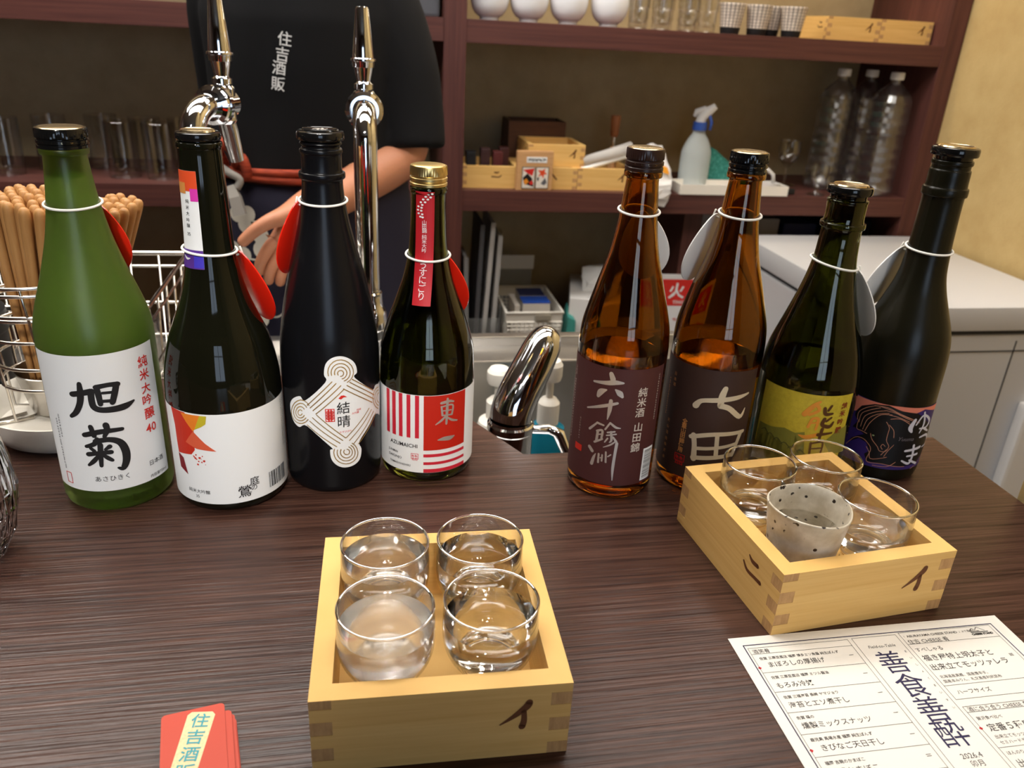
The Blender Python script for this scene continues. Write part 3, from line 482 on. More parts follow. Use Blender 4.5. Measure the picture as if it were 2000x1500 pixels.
M_green = mat('frosted_green_glass', (.36, .53, .14), .32, trans=1, ior=1.4)
M_cloud = mat('pale_sake', (.66, .72, .42), .3, trans=.6, ior=1.34)
M_darkgreen = mat('dark_olive_glass', (.15, .17, .035), .03, trans=1, ior=1.48)
M_darkgreen2 = mat('dark_green_glass', (.13, .14, .03), .03, trans=1, ior=1.48)
M_amber = mat('amber_glass', (.50, .25, .03), .02, trans=1, ior=1.48)
M_blackglass = mat('black_frosted_glass', (.005, .005, .006), .25, spec=.28)
M_blackolive = mat('black_olive_glass', (.009, .008, .004), .27, spec=.28)
M_blackshine = mat('black_shiny_glass', (.006, .006, .003), .05, spec=.4)
M_goldcap = mat('gold_aluminium', (.78, .58, .24), .32, metal=1)
M_goldtop = mat('gold_cap_disc', (.62, .50, .30), .22, metal=1)
M_browncap = mat('dark_brown_cap', (.028, .012, .009), .3)
M_cord = mat('white_elastic', srgb(238, 236, 228), .7)

def screw_cap(B, z0, z1, r, m, top, ink=None):
    """knurled screw cap with a roll-on band"""
    h = z1-z0; n = 96; V = []; F = []
    prf = [(r*.93, z0, 0), (r*1.0, z0+h*.03, 0), (r*1.0, z0+h*.16, 0), (r*.95, z0+h*.2, 0), (r*.95, z0+h*.24, 0), (r*1.0, z0+h*.28, 0), (r*1.0, z0+h*.42, 0), (r*.94, z0+h*.46, 0), (r*.94, z0+h*.5, 0), (r, z0+h*.54, 1), (r, z0+h*.93, 1), (r*.96, z0+h, 0), (r*.9, z0+h, 0)]
    for rr, z, kn in prf:
        for i in range(n):
            q = rr-(.00035 if kn and i % 2 else 0); a = 2*PI*i/n; V.append((q*math.cos(a), q*math.sin(a), z))
    for j in range(len(prf)-1):
        for i in range(n): k = (i+1) % n; F.append((j*n+i, j*n+k, (j+1)*n+k, (j+1)*n+i))
    F.append(tuple(range((len(prf)-1)*n, len(prf)*n)))
    c = sharp(mesh('screw_cap', V, F, m, B.t), 30)
    lathe('cap_disc', [(0, z1+.0006), (r*.84, z1+.0006), (r*.88, z1+.0002), (r*.9, z1-.0002)], top, c, 40)
    if ink:
        P = Print()
        for k in range(-4, 5): P.text(ink[(k+4) % len(ink)], math.radians(-95+k*21)*r, z0+h*.35, h*.13)
        P.build('lettering', M_goldtop, lambda u, v: ((r+.0002)*math.cos(u/r), (r+.0002)*math.sin(u/r), v), c)
def stopper(B, z0, z1, r, m, top, mark=False):
    c = lathe('stopper', [(0, z0-.004), (r*.78, z0-.004), (r*.80, z0), (r*.97, z0+.0004), (r, z0+.0015), (r, z1-.002), (r*.97, z1-.0006), (r*.9, z1), (0, z1)], m, B.t, 56, 30)
    lathe('cap_disc', [(0, z1+.0007), (r*.70, z1+.0007), (r*.74, z1+.0012), (r*.78, z1+.0002)], top, c, 48)
    if mark:
        P = Print()
        for i in range(6): a = i*PI/3; P.stroke([(0, 0, .0012), (.004*math.cos(a), .004*math.sin(a), .0016), (.006*math.cos(a+.4), .006*math.sin(a+.4), .0006)])
        P.build('emblem', M_silver, lambda u, v: (u, v, z1+.001), c)
TAGS = []
def hang_tag(B, zc, az, colname, m, label, length=.064, wid=.050, tilt=0, slide=0):
    """egg-shaped plate on a white cord round the neck"""
    t = thing('bottle_tag', label, 'tag', (B.xy[0], B.xy[1], .0004), group='%s tags hung behind the bottles' % colname)
    zc = zc/1000; rc = B.r(zc)+.0012
    n = 64; P = [((rc+.0003)*math.cos(2*PI*i/n), (rc+.0003)*math.sin(2*PI*i/n), zc+tilt*math.cos(2*PI*i/n-math.radians(az))-.0015*math.cos(2*PI*i/n+PI/2)) for i in range(n)]
    V, F = tube_g(P, .0010, 8, True); mesh('cord', V, F, M_cord, t, True)
    a = math.radians(az); er = Vector((math.cos(a), math.sin(a), 0)); et = Vector((-math.sin(a), math.cos(a), 0))
    zt = zc-.004+tilt; zb = zt-length
    p0 = er*(B.r(zt)+.0035)+Vector((0, 0, zt))+et*slide*.25
    side = et*slide
    # lean along the shoulder, outside the widest chord of the plate
    need = 0
    for j in range(13):
        z = zt-length*j/12
        need = max(need, (B.r(z)+.0035-(B.r(zt)+.0035))/max(length*j/12, .004) if j else 0)
    ang = math.atan(need)
    down = (er*math.sin(ang)-Vector((0, 0, 1))*math.cos(ang)).normalized(); nor = et.cross(down); nor = nor if nor.dot(er) > 0 else -nor
    V = []; F = []; k = 40; th = .0032
    outl = []
    for i in range(k):
        q = 2*PI*i/k; y = -math.cos(q); x = math.sin(q)
        s_ = (y+1)/2; wd = wid/2*(.62+.38*math.sin(min(1, s_*1.25)*PI/2))
        outl.append((x*wd, s_*length*.98))
    rings = [(.86, 0), (1, th*.35), (1, th*.65), (.86, th)]
    for sc, d in rings:
        for x, y in outl: V.append(p0+et*(x*sc)+side*(y/length)+down*(length*.5+(y-length*.5)*sc)+nor*d)
    for j in range(3):
        for i in range(k): l = (i+1) % k; F.append((j*k+i, j*k+l, (j+1)*k+l, (j+1)*k+i))
    F.append(tuple(reversed(range(k)))); F.append(tuple(range(3*k, 4*k)))
    o = sharp(fix_normals(mesh('tag_plate', V, F, m, t)), 50)
    q = p0+down*.003; V, F = tube_g([q-er*.003, q+nor*.004, q+nor*.002+Vector((0, 0, .006))], .0009, 8); mesh('cord_knot', V, F, M_cord, t, True)
M_redplate = mat('red_lacquer', srgb(226, 36, 18), .22, coat=.4)
M_whiteplate = mat('white_lacquer', srgb(226, 224, 220), .25, coat=.3)

# --- bottle 1: frosted green
RL = {1: .0428, 2: .0457, 3: .0416, 4: .0424, 5: .0387, 6: .0398, 7: .0446, 8: .0402}
B = Bottle('sake_bottle', 'frosted green sake bottle with white label, leftmost in the row', (-.2089, .6357), [(0, 38.5), (2.5, 41), (7, 42.5), (138, 42.5)],
           [(138, 42.5), (150, 41.8), (164, 38.6), (188, 30.8), (210, 24.4), (225, 20.9), (242, 17.9), (259, 15.9), (276, 14.6), (277.5, 16.2), (281, 16.4), (282, 15)], M_green, fill=262, sake=M_cloud, wall=.003)
screw_cap(B, .2815, .2955, .0172, M_blackgloss, M_goldtop, 'BOTTLEWI')
lb = B.patch('label', M_paper, -150, -12.5, 20.5, 137.5)
P = Print(); strokes(P, S1, RL[1]); B.pr_build(P, 'lettering', M_ink, RL[1], lb)
P = Print(); glyphs(P, T1r, RL[1], .012); q = U((-128, 30), RL[1]); P.frame(q[0]-.003, q[1]-.005, q[0]+.003, q[1]+.005, .0006); B.pr_build(P, 'lettering', M_red, RL[1], lb)
P = Print(); glyphs(P, T1k, RL[1])
u, v = U((-131, 82), RL[1]); P.microcol(u, v, 20, .0021, .0023); u, v = U((-126.5, 86), RL[1]); P.microcol(u, v, 9, .0021, .0023)
B.pr_build(P, 'lettering', M_inkgrey, RL[1], lb)
hang_tag(B, 242, 74, 'red', M_redplate, 'glossy red tag behind the frosted green bottle', wid=.042)

# --- bottle 2: black with the leaf label
B = Bottle('sake_bottle', 'black sake bottle with white label and red-orange leaf art', (-.1153, .6287), [(0, 41), (3, 44), (8, 45.4), (93, 45.4)],
           [(93, 45.4), (114, 43.9), (139, 38.4), (152, 33.4), (166, 28), (180, 23.6), (195, 20.2), (210, 18.2), (235, 17), (261, 16.1), (284, 15.4), (286, 16), (289, 16), (290, 14.5)], M_blackshine, hollow=False)
stopper(B, .2905, .2965, .0160, M_blackgloss, M_goldtop)
lb = B.patch('label', M_paper, -172, 6, 9, 90.5)
for i, c in enumerate([(200, 46, 24), (232, 128, 34), (196, 178, 40), (216, 92, 60), (128, 26, 34)]):
    P = Print(); polys(P, [A2[i]], RL[2]); B.pr_build(P, 'leaf_art', mat('leaf_ink_%d' % i, srgb(*c), .6), RL[2], lb, .0004+.00006*i)
P = Print(); random.seed(3)
for i in range(16): u, v = U((-118+random.random()*14, 45+random.random()*9), RL[2]); P.disc(u, v, .0003+random.random()*.0007, 7)
B.pr_build(P, 'leaf_art', MATS['leaf_ink_0'], RL[2], lb, .0007)
P = Print(); glyphs(P, T2[:3], RL[2], .005); glyphs(P, T2[3:], RL[2]); u0, v0 = U(BC2[0], RL[2]); P.bars(u0, v0+.001, u0+.022, v0+.0155, 4)
u, v = U((-14, 86), RL[2]); P.microcol(u, v, 24, .0017, .0018); u, v = U((-10, 86), RL[2]); P.microcol(u, v, 24, .0017, .0018)
B.pr_build(P, 'lettering', M_ink, RL[2], lb)
NR = .0172
nl = B.patch('neck_label', M_paper, -157, -95, 199, 270.5, nz=10)
for nm, c, z0, z1, a0, a1 in (('a', (222, 80, 40), 256, 270.5, -157, -95), ('b', (210, 140, 70), 254, 262, -157, -128), ('c', (214, 60, 170), 249, 258, -115, -95), ('d', (88, 50, 140), 199, 213, -157, -95), ('e', (70, 60, 190), 200, 210, -118, -95)):
    B.patch('label_art', mat('neck_ink_'+nm, srgb(*c), .4), a0, a1, z0, z1, .00042+.00005*'abcde'.index(nm), nl, nz=3)
P = Print()
for (c, a, z, h) in TN2: u, v = U((a, z), NR); P.text(c, u, v, h/1000*1.05)
B.pr_build(P, 'lettering', M_ink, NR, nl, .0007)
P = Print(); u, v = U((-138, 206), NR); P.stroke([(u-.003, v+.002, .0006), (u, v, .0018), (u+.003, v+.0006, .0005)]); B.pr_build(P, 'bird_emblem', M_paper, NR, nl, .0009)
hang_tag(B, 210, 40, 'red', M_redplate, 'glossy red tag beside the bottle with leaf art', tilt=-.002, slide=-.003)

# --- bottle 3: black with the knot label
B = Bottle('sake_bottle', 'tall matte black sake bottle with die-cut golden knot label', (-.0299, .6463), [(0, 37.5), (3, 40), (8, 41.2), (98, 41.3)],
           [(98, 41.3), (120, 41), (135, 39.9), (147, 38.2), (165, 35), (183, 31.2), (206, 25.3), (228, 19.9), (245, 17), (254, 16), (261, 15.8), (262.5, 17.6), (266.5, 17.6), (268, 15.6), (280, 15.4), (281.5, 16.2), (284, 16), (285, 14.6), (287, 14.6), (288, 16), (290, 15)], M_blackglass, hollow=False)
stopper(B, .2905, .2975, .0179, M_blackgloss, M_blackgloss, True)
# die-cut paper: the outline as one polygon on the curved wall
ov = [U(q, RL[3]) for q in O3]; n3 = len(ov); q3 = crspl(ov[-2:]+ov+ov[:3], 4)[8:8+4*n3]
P = Print(); P.poly(q3); lb = B.pr_build(P, 'label', M_paper, RL[3], B.t, .0003)
P = Print()
for g in G3:
    uv = [U(q, RL[3]) for q in g]
    for a, c in zip(uv, uv[1:]): P.line(a[0], a[1], c[0], c[1], .00082)
B.pr_build(P, 'knot_art', M_gold, RL[3], lb, .00055)
P = Print(); glyphs(P, T3, RL[3], .006); B.pr_build(P, 'lettering', M_ink, RL[3], lb, .0006)
P = Print(); glyphs(P, T3r, RL[3], 0, .9); polys(P, [R3[0]], RL[3])
u0, v0 = U(R3[1][0], RL[3]); u1, v1 = U(R3[1][2], RL[3])
for i in range(2):
    for j in range(4):
        x_, y_ = u0+(u1-u0)*(.25+.5*i), v0+(v1-v0)*(.125+.25*j); P.frame(x_-.0024, y_-.0021, x_+.0024, y_+.0021, .0007); P.rect(x_-.0012, y_-.0003, x_+.0012, y_+.0004); P.rect(x_-.0003, y_-.0016, x_+.0003, y_+.0016)
B.pr_build(P, 'lettering', M_red, RL[3], lb, .0006)
hang_tag(B, 245, 150, 'red', M_redplate, 'glossy red tag behind the bottle with the knot label', wid=.044)

# --- bottle 4: dark olive with gold cap
B = Bottle('sake_bottle', 'short dark green sake bottle with gold cap and red-white striped label', (.0535, .6558), [(0, 37), (3, 40.5), (9, 42.1), (90, 42.1)],
           [(90, 42.1), (114, 41), (128, 38.3), (143, 33.6), (155, 29.4), (168, 24.8), (180, 20.9), (199, 16.9), (215, 15.3), (238, 14.3), (250, 14.3), (251, 15.1), (255, 15.1), (256, 13.8)], M_darkgreen, fill=146, sake=mat('olive_sake', (.93, .93, .75), 0, trans=1, ior=1.34))
screw_cap(B, .2562, .2722, .0152, M_goldcap, M_goldcap)
lb = B.patch('label', M_paper, -186, 4, 12, 87.5)
P = Print()
for (a0, z0), (a1, z1), (a2, z2) in ST4:
    P.rect(U((a0, z0), RL[4])[0], z2/1000, U((a1, z0), RL[4])[0], .0872)
for q in H4: (u0, v0), (u1, v1) = U(q[0], RL[4]), U(q[2], RL[4]); P.rect(u0, v1, u1, v0)
u0, v0 = U(SE4[0], RL[4]); u1, v1 = U(SE4[2], RL[4]); P.frame(u0, v1, u1, v0, .0005); P.microcol(u0+(u1-u0)*.3, v0-.002, 2, .0036, .0036); P.microcol(u0+(u1-u0)*.7, v0-.002, 2, .0036, .0036)
B.pr_build(P, 'label_art', mat('crimson_ink', srgb(206, 38, 56), .55), RL[4], lb, .0005)
u0, v0 = U(Q4[3], RL[4]); u1, v1 = U(Q4[1], RL[4]); P = Print(); P.rect(u0, v0, u1, .0872)
B.pr_build(P, 'label_art', mat('vermilion_ink', srgb(196, 34, 14), .5), RL[4], lb, .0005)
P = Print(); strokes(P, S4, RL[4]); B.pr_build(P, 'lettering', M_silver, RL[4], lb, .0007)
P = Print(); wides(P, T4[:1], RL[4], .014); wides(P, T4[1:], RL[4], .008); B.pr_build(P, 'lettering', M_ink, RL[4], lb, .0007)
NR = .0148
def strip(off): # a straight paper strip down the widening neck
    return lambda u, v: ((B.r(v)+off)*math.cos(math.radians(-106.5)+u/B.r(v)), (B.r(v)+off)*math.sin(math.radians(-106.5)+u/B.r(v)), v)
P = Print()
for j in range(24): z0 = .162+.0915*j/24; P.rect(-.0078, z0, .0078, z0+.0915/24)
nl = P.build('neck_label', mat('neck_label_red', srgb(186, 28, 38), .5), strip(.00025), B.t, cut=.002)
P = Print()
for (c, a, z, h) in TN4: P.text(c, math.radians(a+106.5)*NR, z/1000, h/1000*1.05)
for a, z in W4: P.disc(math.radians(a+106.5)*NR, z/1000, .0011, 8, .0008)
P.build('lettering', M_paper, strip(.0005), nl, cut=.003)
hang_tag(B, 199, 52, 'red', M_redplate, 'glossy red tag behind the gold-capped bottle', wid=.044)

# --- bottles 5 and 6: amber
AM = [(0, 35), (2.5, 37.4), (7, 38.4), (136, 38.4)]
AS = [(136, 38.4), (150, 37.2), (163, 34.4), (188, 27.6), (211, 21), (233, 16.8), (248, 15), (260, 13.9), (274, 12.8), (275, 14.9), (279, 14.9), (280, 13)]
B = Bottle('sake_bottle', 'amber glass sake bottle with maroon label and barcode beside the faucet', (.2179, .6104), AM, AS, M_amber, fill=127, sake=mat('amber_sake', (.66, .46, .22), 0, trans=1, ior=1.34))
screw_cap(B, .2795, .2965, .0150, M_browncap, M_goldtop, 'リングを')
M_maroon = mat('maroon_label', srgb(74, 36, 34), .6)
lb = B.patch('label', M_maroon, -200, -42, 15, 125.5)
P = Print(); strokes(P, S5, RL[5]); B.pr_build(P, 'lettering', M_silver, RL[5], lb)
P = Print(); glyphs(P, T5, RL[5], .01)
for i in range(9): u, v = U((V5[0][0], V5[0][1]-i*2.4), RL[5]); P.text('ろくじゅうよしゅうろ'[i], u, v, .0017)
u, v = U((V5[2][0]+3, V5[2][1]-4), RL[5]); P.column('日本酒', u, v, .0028, .003); P.microcol(u, v-.012, 22, .0022, .0026); u, v = U((V5[2][0]-3, V5[2][1]-8), RL[5]); P.microcol(u, v, 30, .002, .0024)
u, v = U((-52, 118), RL[5]); P.microcol(u, v, 20, .0017, .0022)
B.pr_build(P, 'lettering', mat('pale_ink', srgb(206, 196, 184), .6), RL[5], lb)
P = Print(); u0, v0 = U(R5[0], RL[5]); u1, v1 = U(R5[2], RL[5]); P.rect(u0, v1, u1, v0); B.pr_build(P, 'seal', mat('seal_red', srgb(196, 40, 24), .6), RL[5], lb)
bp = B.patch('barcode_patch', M_paper, -64, -45, 17, 49, .0004, lb)
P = Print()
for i in range(22): u, _ = U((-50, 0), RL[5]); z = .019+i*.0013; P.rect(math.radians(-62)*RL[5], z, math.radians(-47)*RL[5], z+random.choice((.0004, .0007)))
B.pr_build(P, 'barcode', M_ink, RL[5], lb, .0007)
hang_tag(B, 248, 58, 'white', M_whiteplate, 'white tag behind the amber bottle with maroon label')
B = Bottle('sake_bottle', 'amber glass sake bottle with dark brown label behind the right tray', (.3061, .6129), [(z, r*1.03) for z, r in AM], [(z, r*1.03) for z, r in AS], M_amber, fill=122, sake=MATS['amber_sake'])
screw_cap(B, .2795, .2955, .0153, M_blackgloss, M_goldtop, 'THISWAYOPEN')
M_brown = mat('dark_brown_label', srgb(60, 40, 34), .55)
lb = B.patch('label', M_brown, -205, -51, 13, 121)
P = Print(); strokes(P, S6, RL[6]); B.pr_build(P, 'lettering', mat('cream_foil', srgb(226, 214, 186), .45, metal=.3), RL[6], lb)
P = Print(); glyphs(P, T6, RL[6], .01); glyphs(P, T6b, RL[6]); glyphs(P, T6c, RL[6])
u, v = U((-178, 100), RL[6]); P.microcol(u, v, 16, .0019, .0023)
B.pr_build(P, 'lettering', mat('ochre_ink', srgb(206, 140, 76), .6), RL[6], lb)
P = Print(); u0, v0 = U(R6[0], RL[6]); u1, v1 = U(R6[2], RL[6]); P.frame(u0, v1, u1, v0, .0006); P.microcol(u0+(u1-u0)*.3, v0-.003, 2, .0055, .0055); P.microcol(u0+(u1-u0)*.7, v0-.003, 2, .0055, .0055)
B.pr_build(P, 'seal', mat('seal_crimson', srgb(186, 30, 30), .6), RL[6], lb)
hang_tag(B, 246, 124, 'white', M_whiteplate, 'white tag behind the amber bottle with dark brown label', slide=.004)

# --- bottle 7: dark green, yellow label
B = Bottle('sake_bottle', 'dark green sake bottle with yellow landscape label behind the right tray', (.3987, .6095), [(0, 40), (3, 43), (9, 44.2), (104, 44.3)],
           [(104, 44.3), (115, 42.8), (131, 39.4), (157, 31), (184, 23), (207, 18.2), (224, 16.8), (236, 16.4), (237, 18.2), (241, 18.2), (242.5, 16.2), (257, 16.1), (258, 16.4), (260, 16.4), (261, 14.6), (264, 14.8)], M_darkgreen2, fill=117, sake=mat('green_sake', (.95, .95, .8), 0, trans=1, ior=1.34))
stopper(B, .2645, .2715, .0183, M_blackgloss, M_goldtop)
lb = B.patch('label', mat('yellow_label', srgb(206, 186, 54), .6, mix=(srgb(188, 166, 44), (260, 260, 260), .35, .7)), -173, -62, 22, 99.5)
P = Print(); polys(P, A7, RL[7]); B.pr_build(P, 'landscape_art', mat('moss_ink', srgb(132, 128, 48), .6), RL[7], lb, .0005)
P = Print()
for i in range(6): u, v = U((-160+i*9, 52-i*2), RL[7]); P.stroke([(u-.004, v, .0004), (u, v+.003, .0009), (u+.006, v-.002, .0004)])
for i in range(9): u, v = U((-164+i*3.2, 40-i*.3), RL[7]); P.rect(u, v-.003, u+.0012, v)
B.pr_build(P, 'landscape_art', mat('dark_moss_ink', srgb(84, 84, 40), .6), RL[7], lb, .0006)
P = Print(); strokes(P, S7o, RL[7]); B.pr_build(P, 'lettering', mat('orange_ink', srgb(222, 146, 48), .5), RL[7], lb, .0007)
P = Print(); strokes(P, S7b, RL[7]); B.pr_build(P, 'lettering', mat('umber_ink', srgb(86, 52, 14), .6), RL[7], lb, .0008)
P = Print(); glyphs(P, T7, RL[7], .02); B.pr_build(P, 'lettering', mat('russet_ink', srgb(136, 50, 26), .6), RL[7], lb, .0007)
hang_tag(B, 206, 2, 'white', M_whiteplate, 'white tag beside the dark green bottle with yellow label', tilt=-.003, slide=-.001)

# --- bottle 8: black, horse label
B = Bottle('sake_bottle', 'black-brown sake bottle with purple horse label, rightmost in the row', (.4930, .6171), [(0, 36), (3, 38.8), (8, 39.9), (100, 40)],
           [(100, 40), (122, 39.6), (143, 36.4), (167, 28), (182, 22.8), (197, 19.4), (217, 17.8), (237, 17), (262, 16.7), (264, 18.3), (270, 18.3), (272, 16.7), (284, 16.4), (286, 15.4), (289, 15.4), (290, 16.4), (293, 16.2), (294, 14)], M_blackolive, hollow=False)
stopper(B, .2965, .3040, .0189, M_blackgloss, M_goldtop)
lb = B.patch('label', mat('violet_label', srgb(52, 34, 104), .5), -196, -41, 14, 79)
for i, (c, r_) in enumerate([((226, 130, 104), .6), ((8, 8, 10), .5)]):
    P = Print(); polys(P, [A8[i]], RL[8]); B.pr_build(P, 'label_art', mat('horse_ink_%d' % i, srgb(*c), r_), RL[8], lb, .0004+.0001*i)
P = Print()
for g in E8: P.stroke([U(q, RL[8])+(.00042,) for q in g])
B.pr_build(P, 'horse_art', mat('coral_ink', srgb(214, 150, 120), .5), RL[8], lb, .0007)
P = Print(); a, z, wd = I8[0]; u, v = U((a, z), RL[8]); P.disc(u, v, .0011, 12, .0007); B.pr_build(P, 'horse_art', mat('eye_ink', srgb(150, 160, 110), .5), RL[8], lb, .0007)
P = Print(); strokes(P, S8, RL[8]); B.pr_build(P, 'lettering', mat('silver_ink', srgb(210, 208, 216), .5), RL[8], lb, .0008)
P = Print(); u, v = U(T8[0][1:3], RL[8]); P.text('Yuuma', u, v, .004, width=T8[0][3]/1000, shear=.3); B.pr_build(P, 'lettering', mat('faded_ink', srgb(120, 112, 116), .5), RL[8], lb, .0008)
hang_tag(B, 217, 108, 'white', M_whiteplate, 'white tag beside the rightmost bottle with horse label', slide=.008)
# ================================================================ cypress trays (masu) with sake cups
BW, BD, BH, BT = .1418, .1461, .0518, .0118
SL = [0, .0085, .0175, .027, .0365, .0455, BH]
def board(L, name, parent, M, marks=None):
    """one wall of the box: outer face on y=0, x 0..L; finger joints at both ends"""
    b = MB()
    b.box(BT, L-BT, 0, BT, 0, BH)
    for i in range(6):
        z0, z1 = SL[i]+(.0001 if i else 0), SL[i+1]-(.0001 if i < 5 else 0)
        if i % 2 == 0: b.box(.0001, BT, .0000, BT, z0, z1)
        else: b.box(L-BT, L-.0001, .0000, BT, z0, z1)
    # end faces of the fingers show end grain
    for i, f in enumerate(b.F):
        xs = [b.V[k][0] for k in f]
        if max(xs)-min(xs) < 1e-6 and (xs[0] < .001 or xs[0] > L-.001): b.mi[i] = 1
    b.V = [tuple(M @ Vector(v)) for v in b.V]
    return fix_normals(b.build(name, [M_masu, M_masuend], parent))
def rotz(a, x, y): return Matrix.Translation((x, y, 0)) @ Matrix.Rotation(math.radians(a), 4, 'Z')
I_ = [[(.1179, .0402, .0030), (.1165, .0370, .0034), (.1105, .0310, .0024), (.1022, .0247, .0006)], [(.1152, .0335, .0022), (.1155, .0270, .0026), (.1146, .0222, .0030)]]
NI_ = [[(.0398, .0395, .0012), (.0355, .0372, .0026), (.0287, .0376, .0026)], [(.0452, .0308, .0016), (.0395, .0268, .0022), (.030, .0272, .0022), (.0226, .0276, .0026)]]
HA_ = [[(.060, .038, .002), (.058, .030, .0024), (.050, .020, .0012)], [(.078, .037, .002), (.084, .030, .003), (.090, .024, .0024)]]
def masu(label, loc, rz, group, marks=('i', 'ni')):
    t = thing('masu_tray', label, 'wooden tray', loc, rz, group)
    fr = board(BW, 'side_board', t, rotz(0, 0, 0)); rt = board(BD, 'side_board', t, rotz(90, BW, 0))
    bk = board(BW, 'side_board', t, rotz(180, BW, BD)); lf = board(BD, 'side_board', t, rotz(270, 0, BD))
    MB().box(BT, BW-BT, BT, BD-BT, .002, .0085).build('base_board', M_masu, t)
    G = {'i': I_, 'ni': NI_, 'ha': HA_}
    P = Print()
    for s_ in G[marks[0]]:
        P.stroke([(x+(.05 if marks[0] == 'ni' else 0), z, w_*1.35) for x, z, w_ in s_])
    P.build('branded_mark', M_burn, lambda u, v: (u, -.00025, v), fr)
    P = Print()
    for s_ in G[marks[1]]: P.stroke([(x, z, w_*1.3) for x, z, w_ in s_])
    P.build('branded_mark', M_burn, lambda u, v: (-.00025, u, v), lf)
    return t
masu('cypress wood tray with four clear cups, front centre of the counter', (-.0342, .3209, .0003), math.radians(-1.515), 'cypress trays on the counter')
masu('cypress wood tray with a speckled cup, in front of the right bottles', (.2720, .3931, .0003), math.radians(5.343), 'cypress trays on the counter')
CUP_O = [(0, .0015), (.0135, .0008), (.0160, 0), (.0165, .0015), (.0158, .006), (.0150, .011), (.0158, .0155), (.0195, .021), (.0240, .0275), (.0270, .0350), (.0281, .0430), (.0281, .0540), (.0279, .0600), (.0277, .0650), (.0276, .0654)]
CUP_I = [(.0272, .0655), (.0268, .0654), (.0268, .0650), (.0270, .0600), (.0271, .0540), (.0270, .0430), (.0258, .0350), (.0222, .0280), (.0160, .0238), (.0090, .0222), (0, .0218)]
def smooth_pr(p, k=3): return crspl(p, k)
CUPV = smooth_pr([(.0178, .0192)]+[q for q in CUP_O if q[1] > .0205])[:-1]+smooth_pr(CUP_I)[:-1]+[(.0005, .0218)]
CUPF = smooth_pr([q for q in CUP_O if q[1] < .02])+[(.0176, .0190), (.0170, .0205), (.009, .0209), (0, .0210)]
def cup_inner(z):
    pts = sorted((b, a) for a, b in CUP_I[1:])
    return interp(pts, z)
cup_me = None; sake_me = {}
def sake_cup(label, tray, lx, ly, sake, level, grp='clear sake cups in the trays'):
    global cup_me
    (tx, ty, rz) = tray; x = tx+lx*math.cos(rz)-ly*math.sin(rz); y = ty+lx*math.sin(rz)+ly*math.cos(rz)
    t = thing('sake_cup', label, 'glass', (x, y, .0091), random.random()*6, grp)
    if cup_me is None:
        o = lathe('cup_bowl', CUPV, M_cupglass, t, 64, 60); fix_normals(o)
        q = lathe('cup_foot', CUPF, M_glass, t, 64, 60); fix_normals(q)
        V, F = tube_g(ring_pts((0, 0, .0660), .0272, 64), .00085, 10, True); r_ = mesh('cup_rim', V, F, M_glass, t, True); cup_me = (o.data, q.data, r_.data)
    else:
        for nm, me_ in zip(('cup_bowl', 'cup_foot', 'cup_rim'), cup_me):
            o = bpy.data.objects.new(nm, me_); COL.objects.link(o); o.parent = t
    zl = [.0218+(level-.0218)*i/10 for i in range(11)]
    li = [(0, .0215), (.009, .0219), (.016, .0235)]+[(cup_inner(z)+.0003, z) for z in zl if z > .0255]
    li += [(cup_inner(level)-.0001, level), (cup_inner(level)-.0025, level-.0003), (0, level-.0003)]
    fix_normals(lathe('sake', li, sake, t, 64, 60))
T1 = (-.0342, .3209, math.radians(-1.515)); T2_ = (.2720, .3931, math.radians(5.343))
M_hazy = mat('hazy_sake', (.99, .97, .93), .10, trans=.97, ior=1.28)
M_nigori = mat('cloudy_sake', (.98, .95, .89), .24, trans=.91, ior=1.28)
sake_cup('clear cup of hazy sake, back left in the front tray', T1, .0405, .1050, M_hazy, .0540)
sake_cup('clear cup of clear sake, back right in the front tray', T1, .1012, .1050, M_sake, .0520)
sake_cup('clear cup of cloudy sake, front left in the front tray', T1, .0405, .0440, M_nigori, .0530)
sake_cup('clear cup of clear sake, front right in the front tray', T1, .1012, .0450, M_sake, .0530)
sake_cup('clear cup behind the speckled cup, back left in the right tray', T2_, .0410, .1053, M_sake, .0440)
sake_cup('clear cup at the back right of the right tray', T2_, .1012, .1048, M_sake, .0420)
sake_cup('clear cup of hazy sake beside the speckled cup, right tray', T2_, .1012, .0425, M_hazy, .0430)
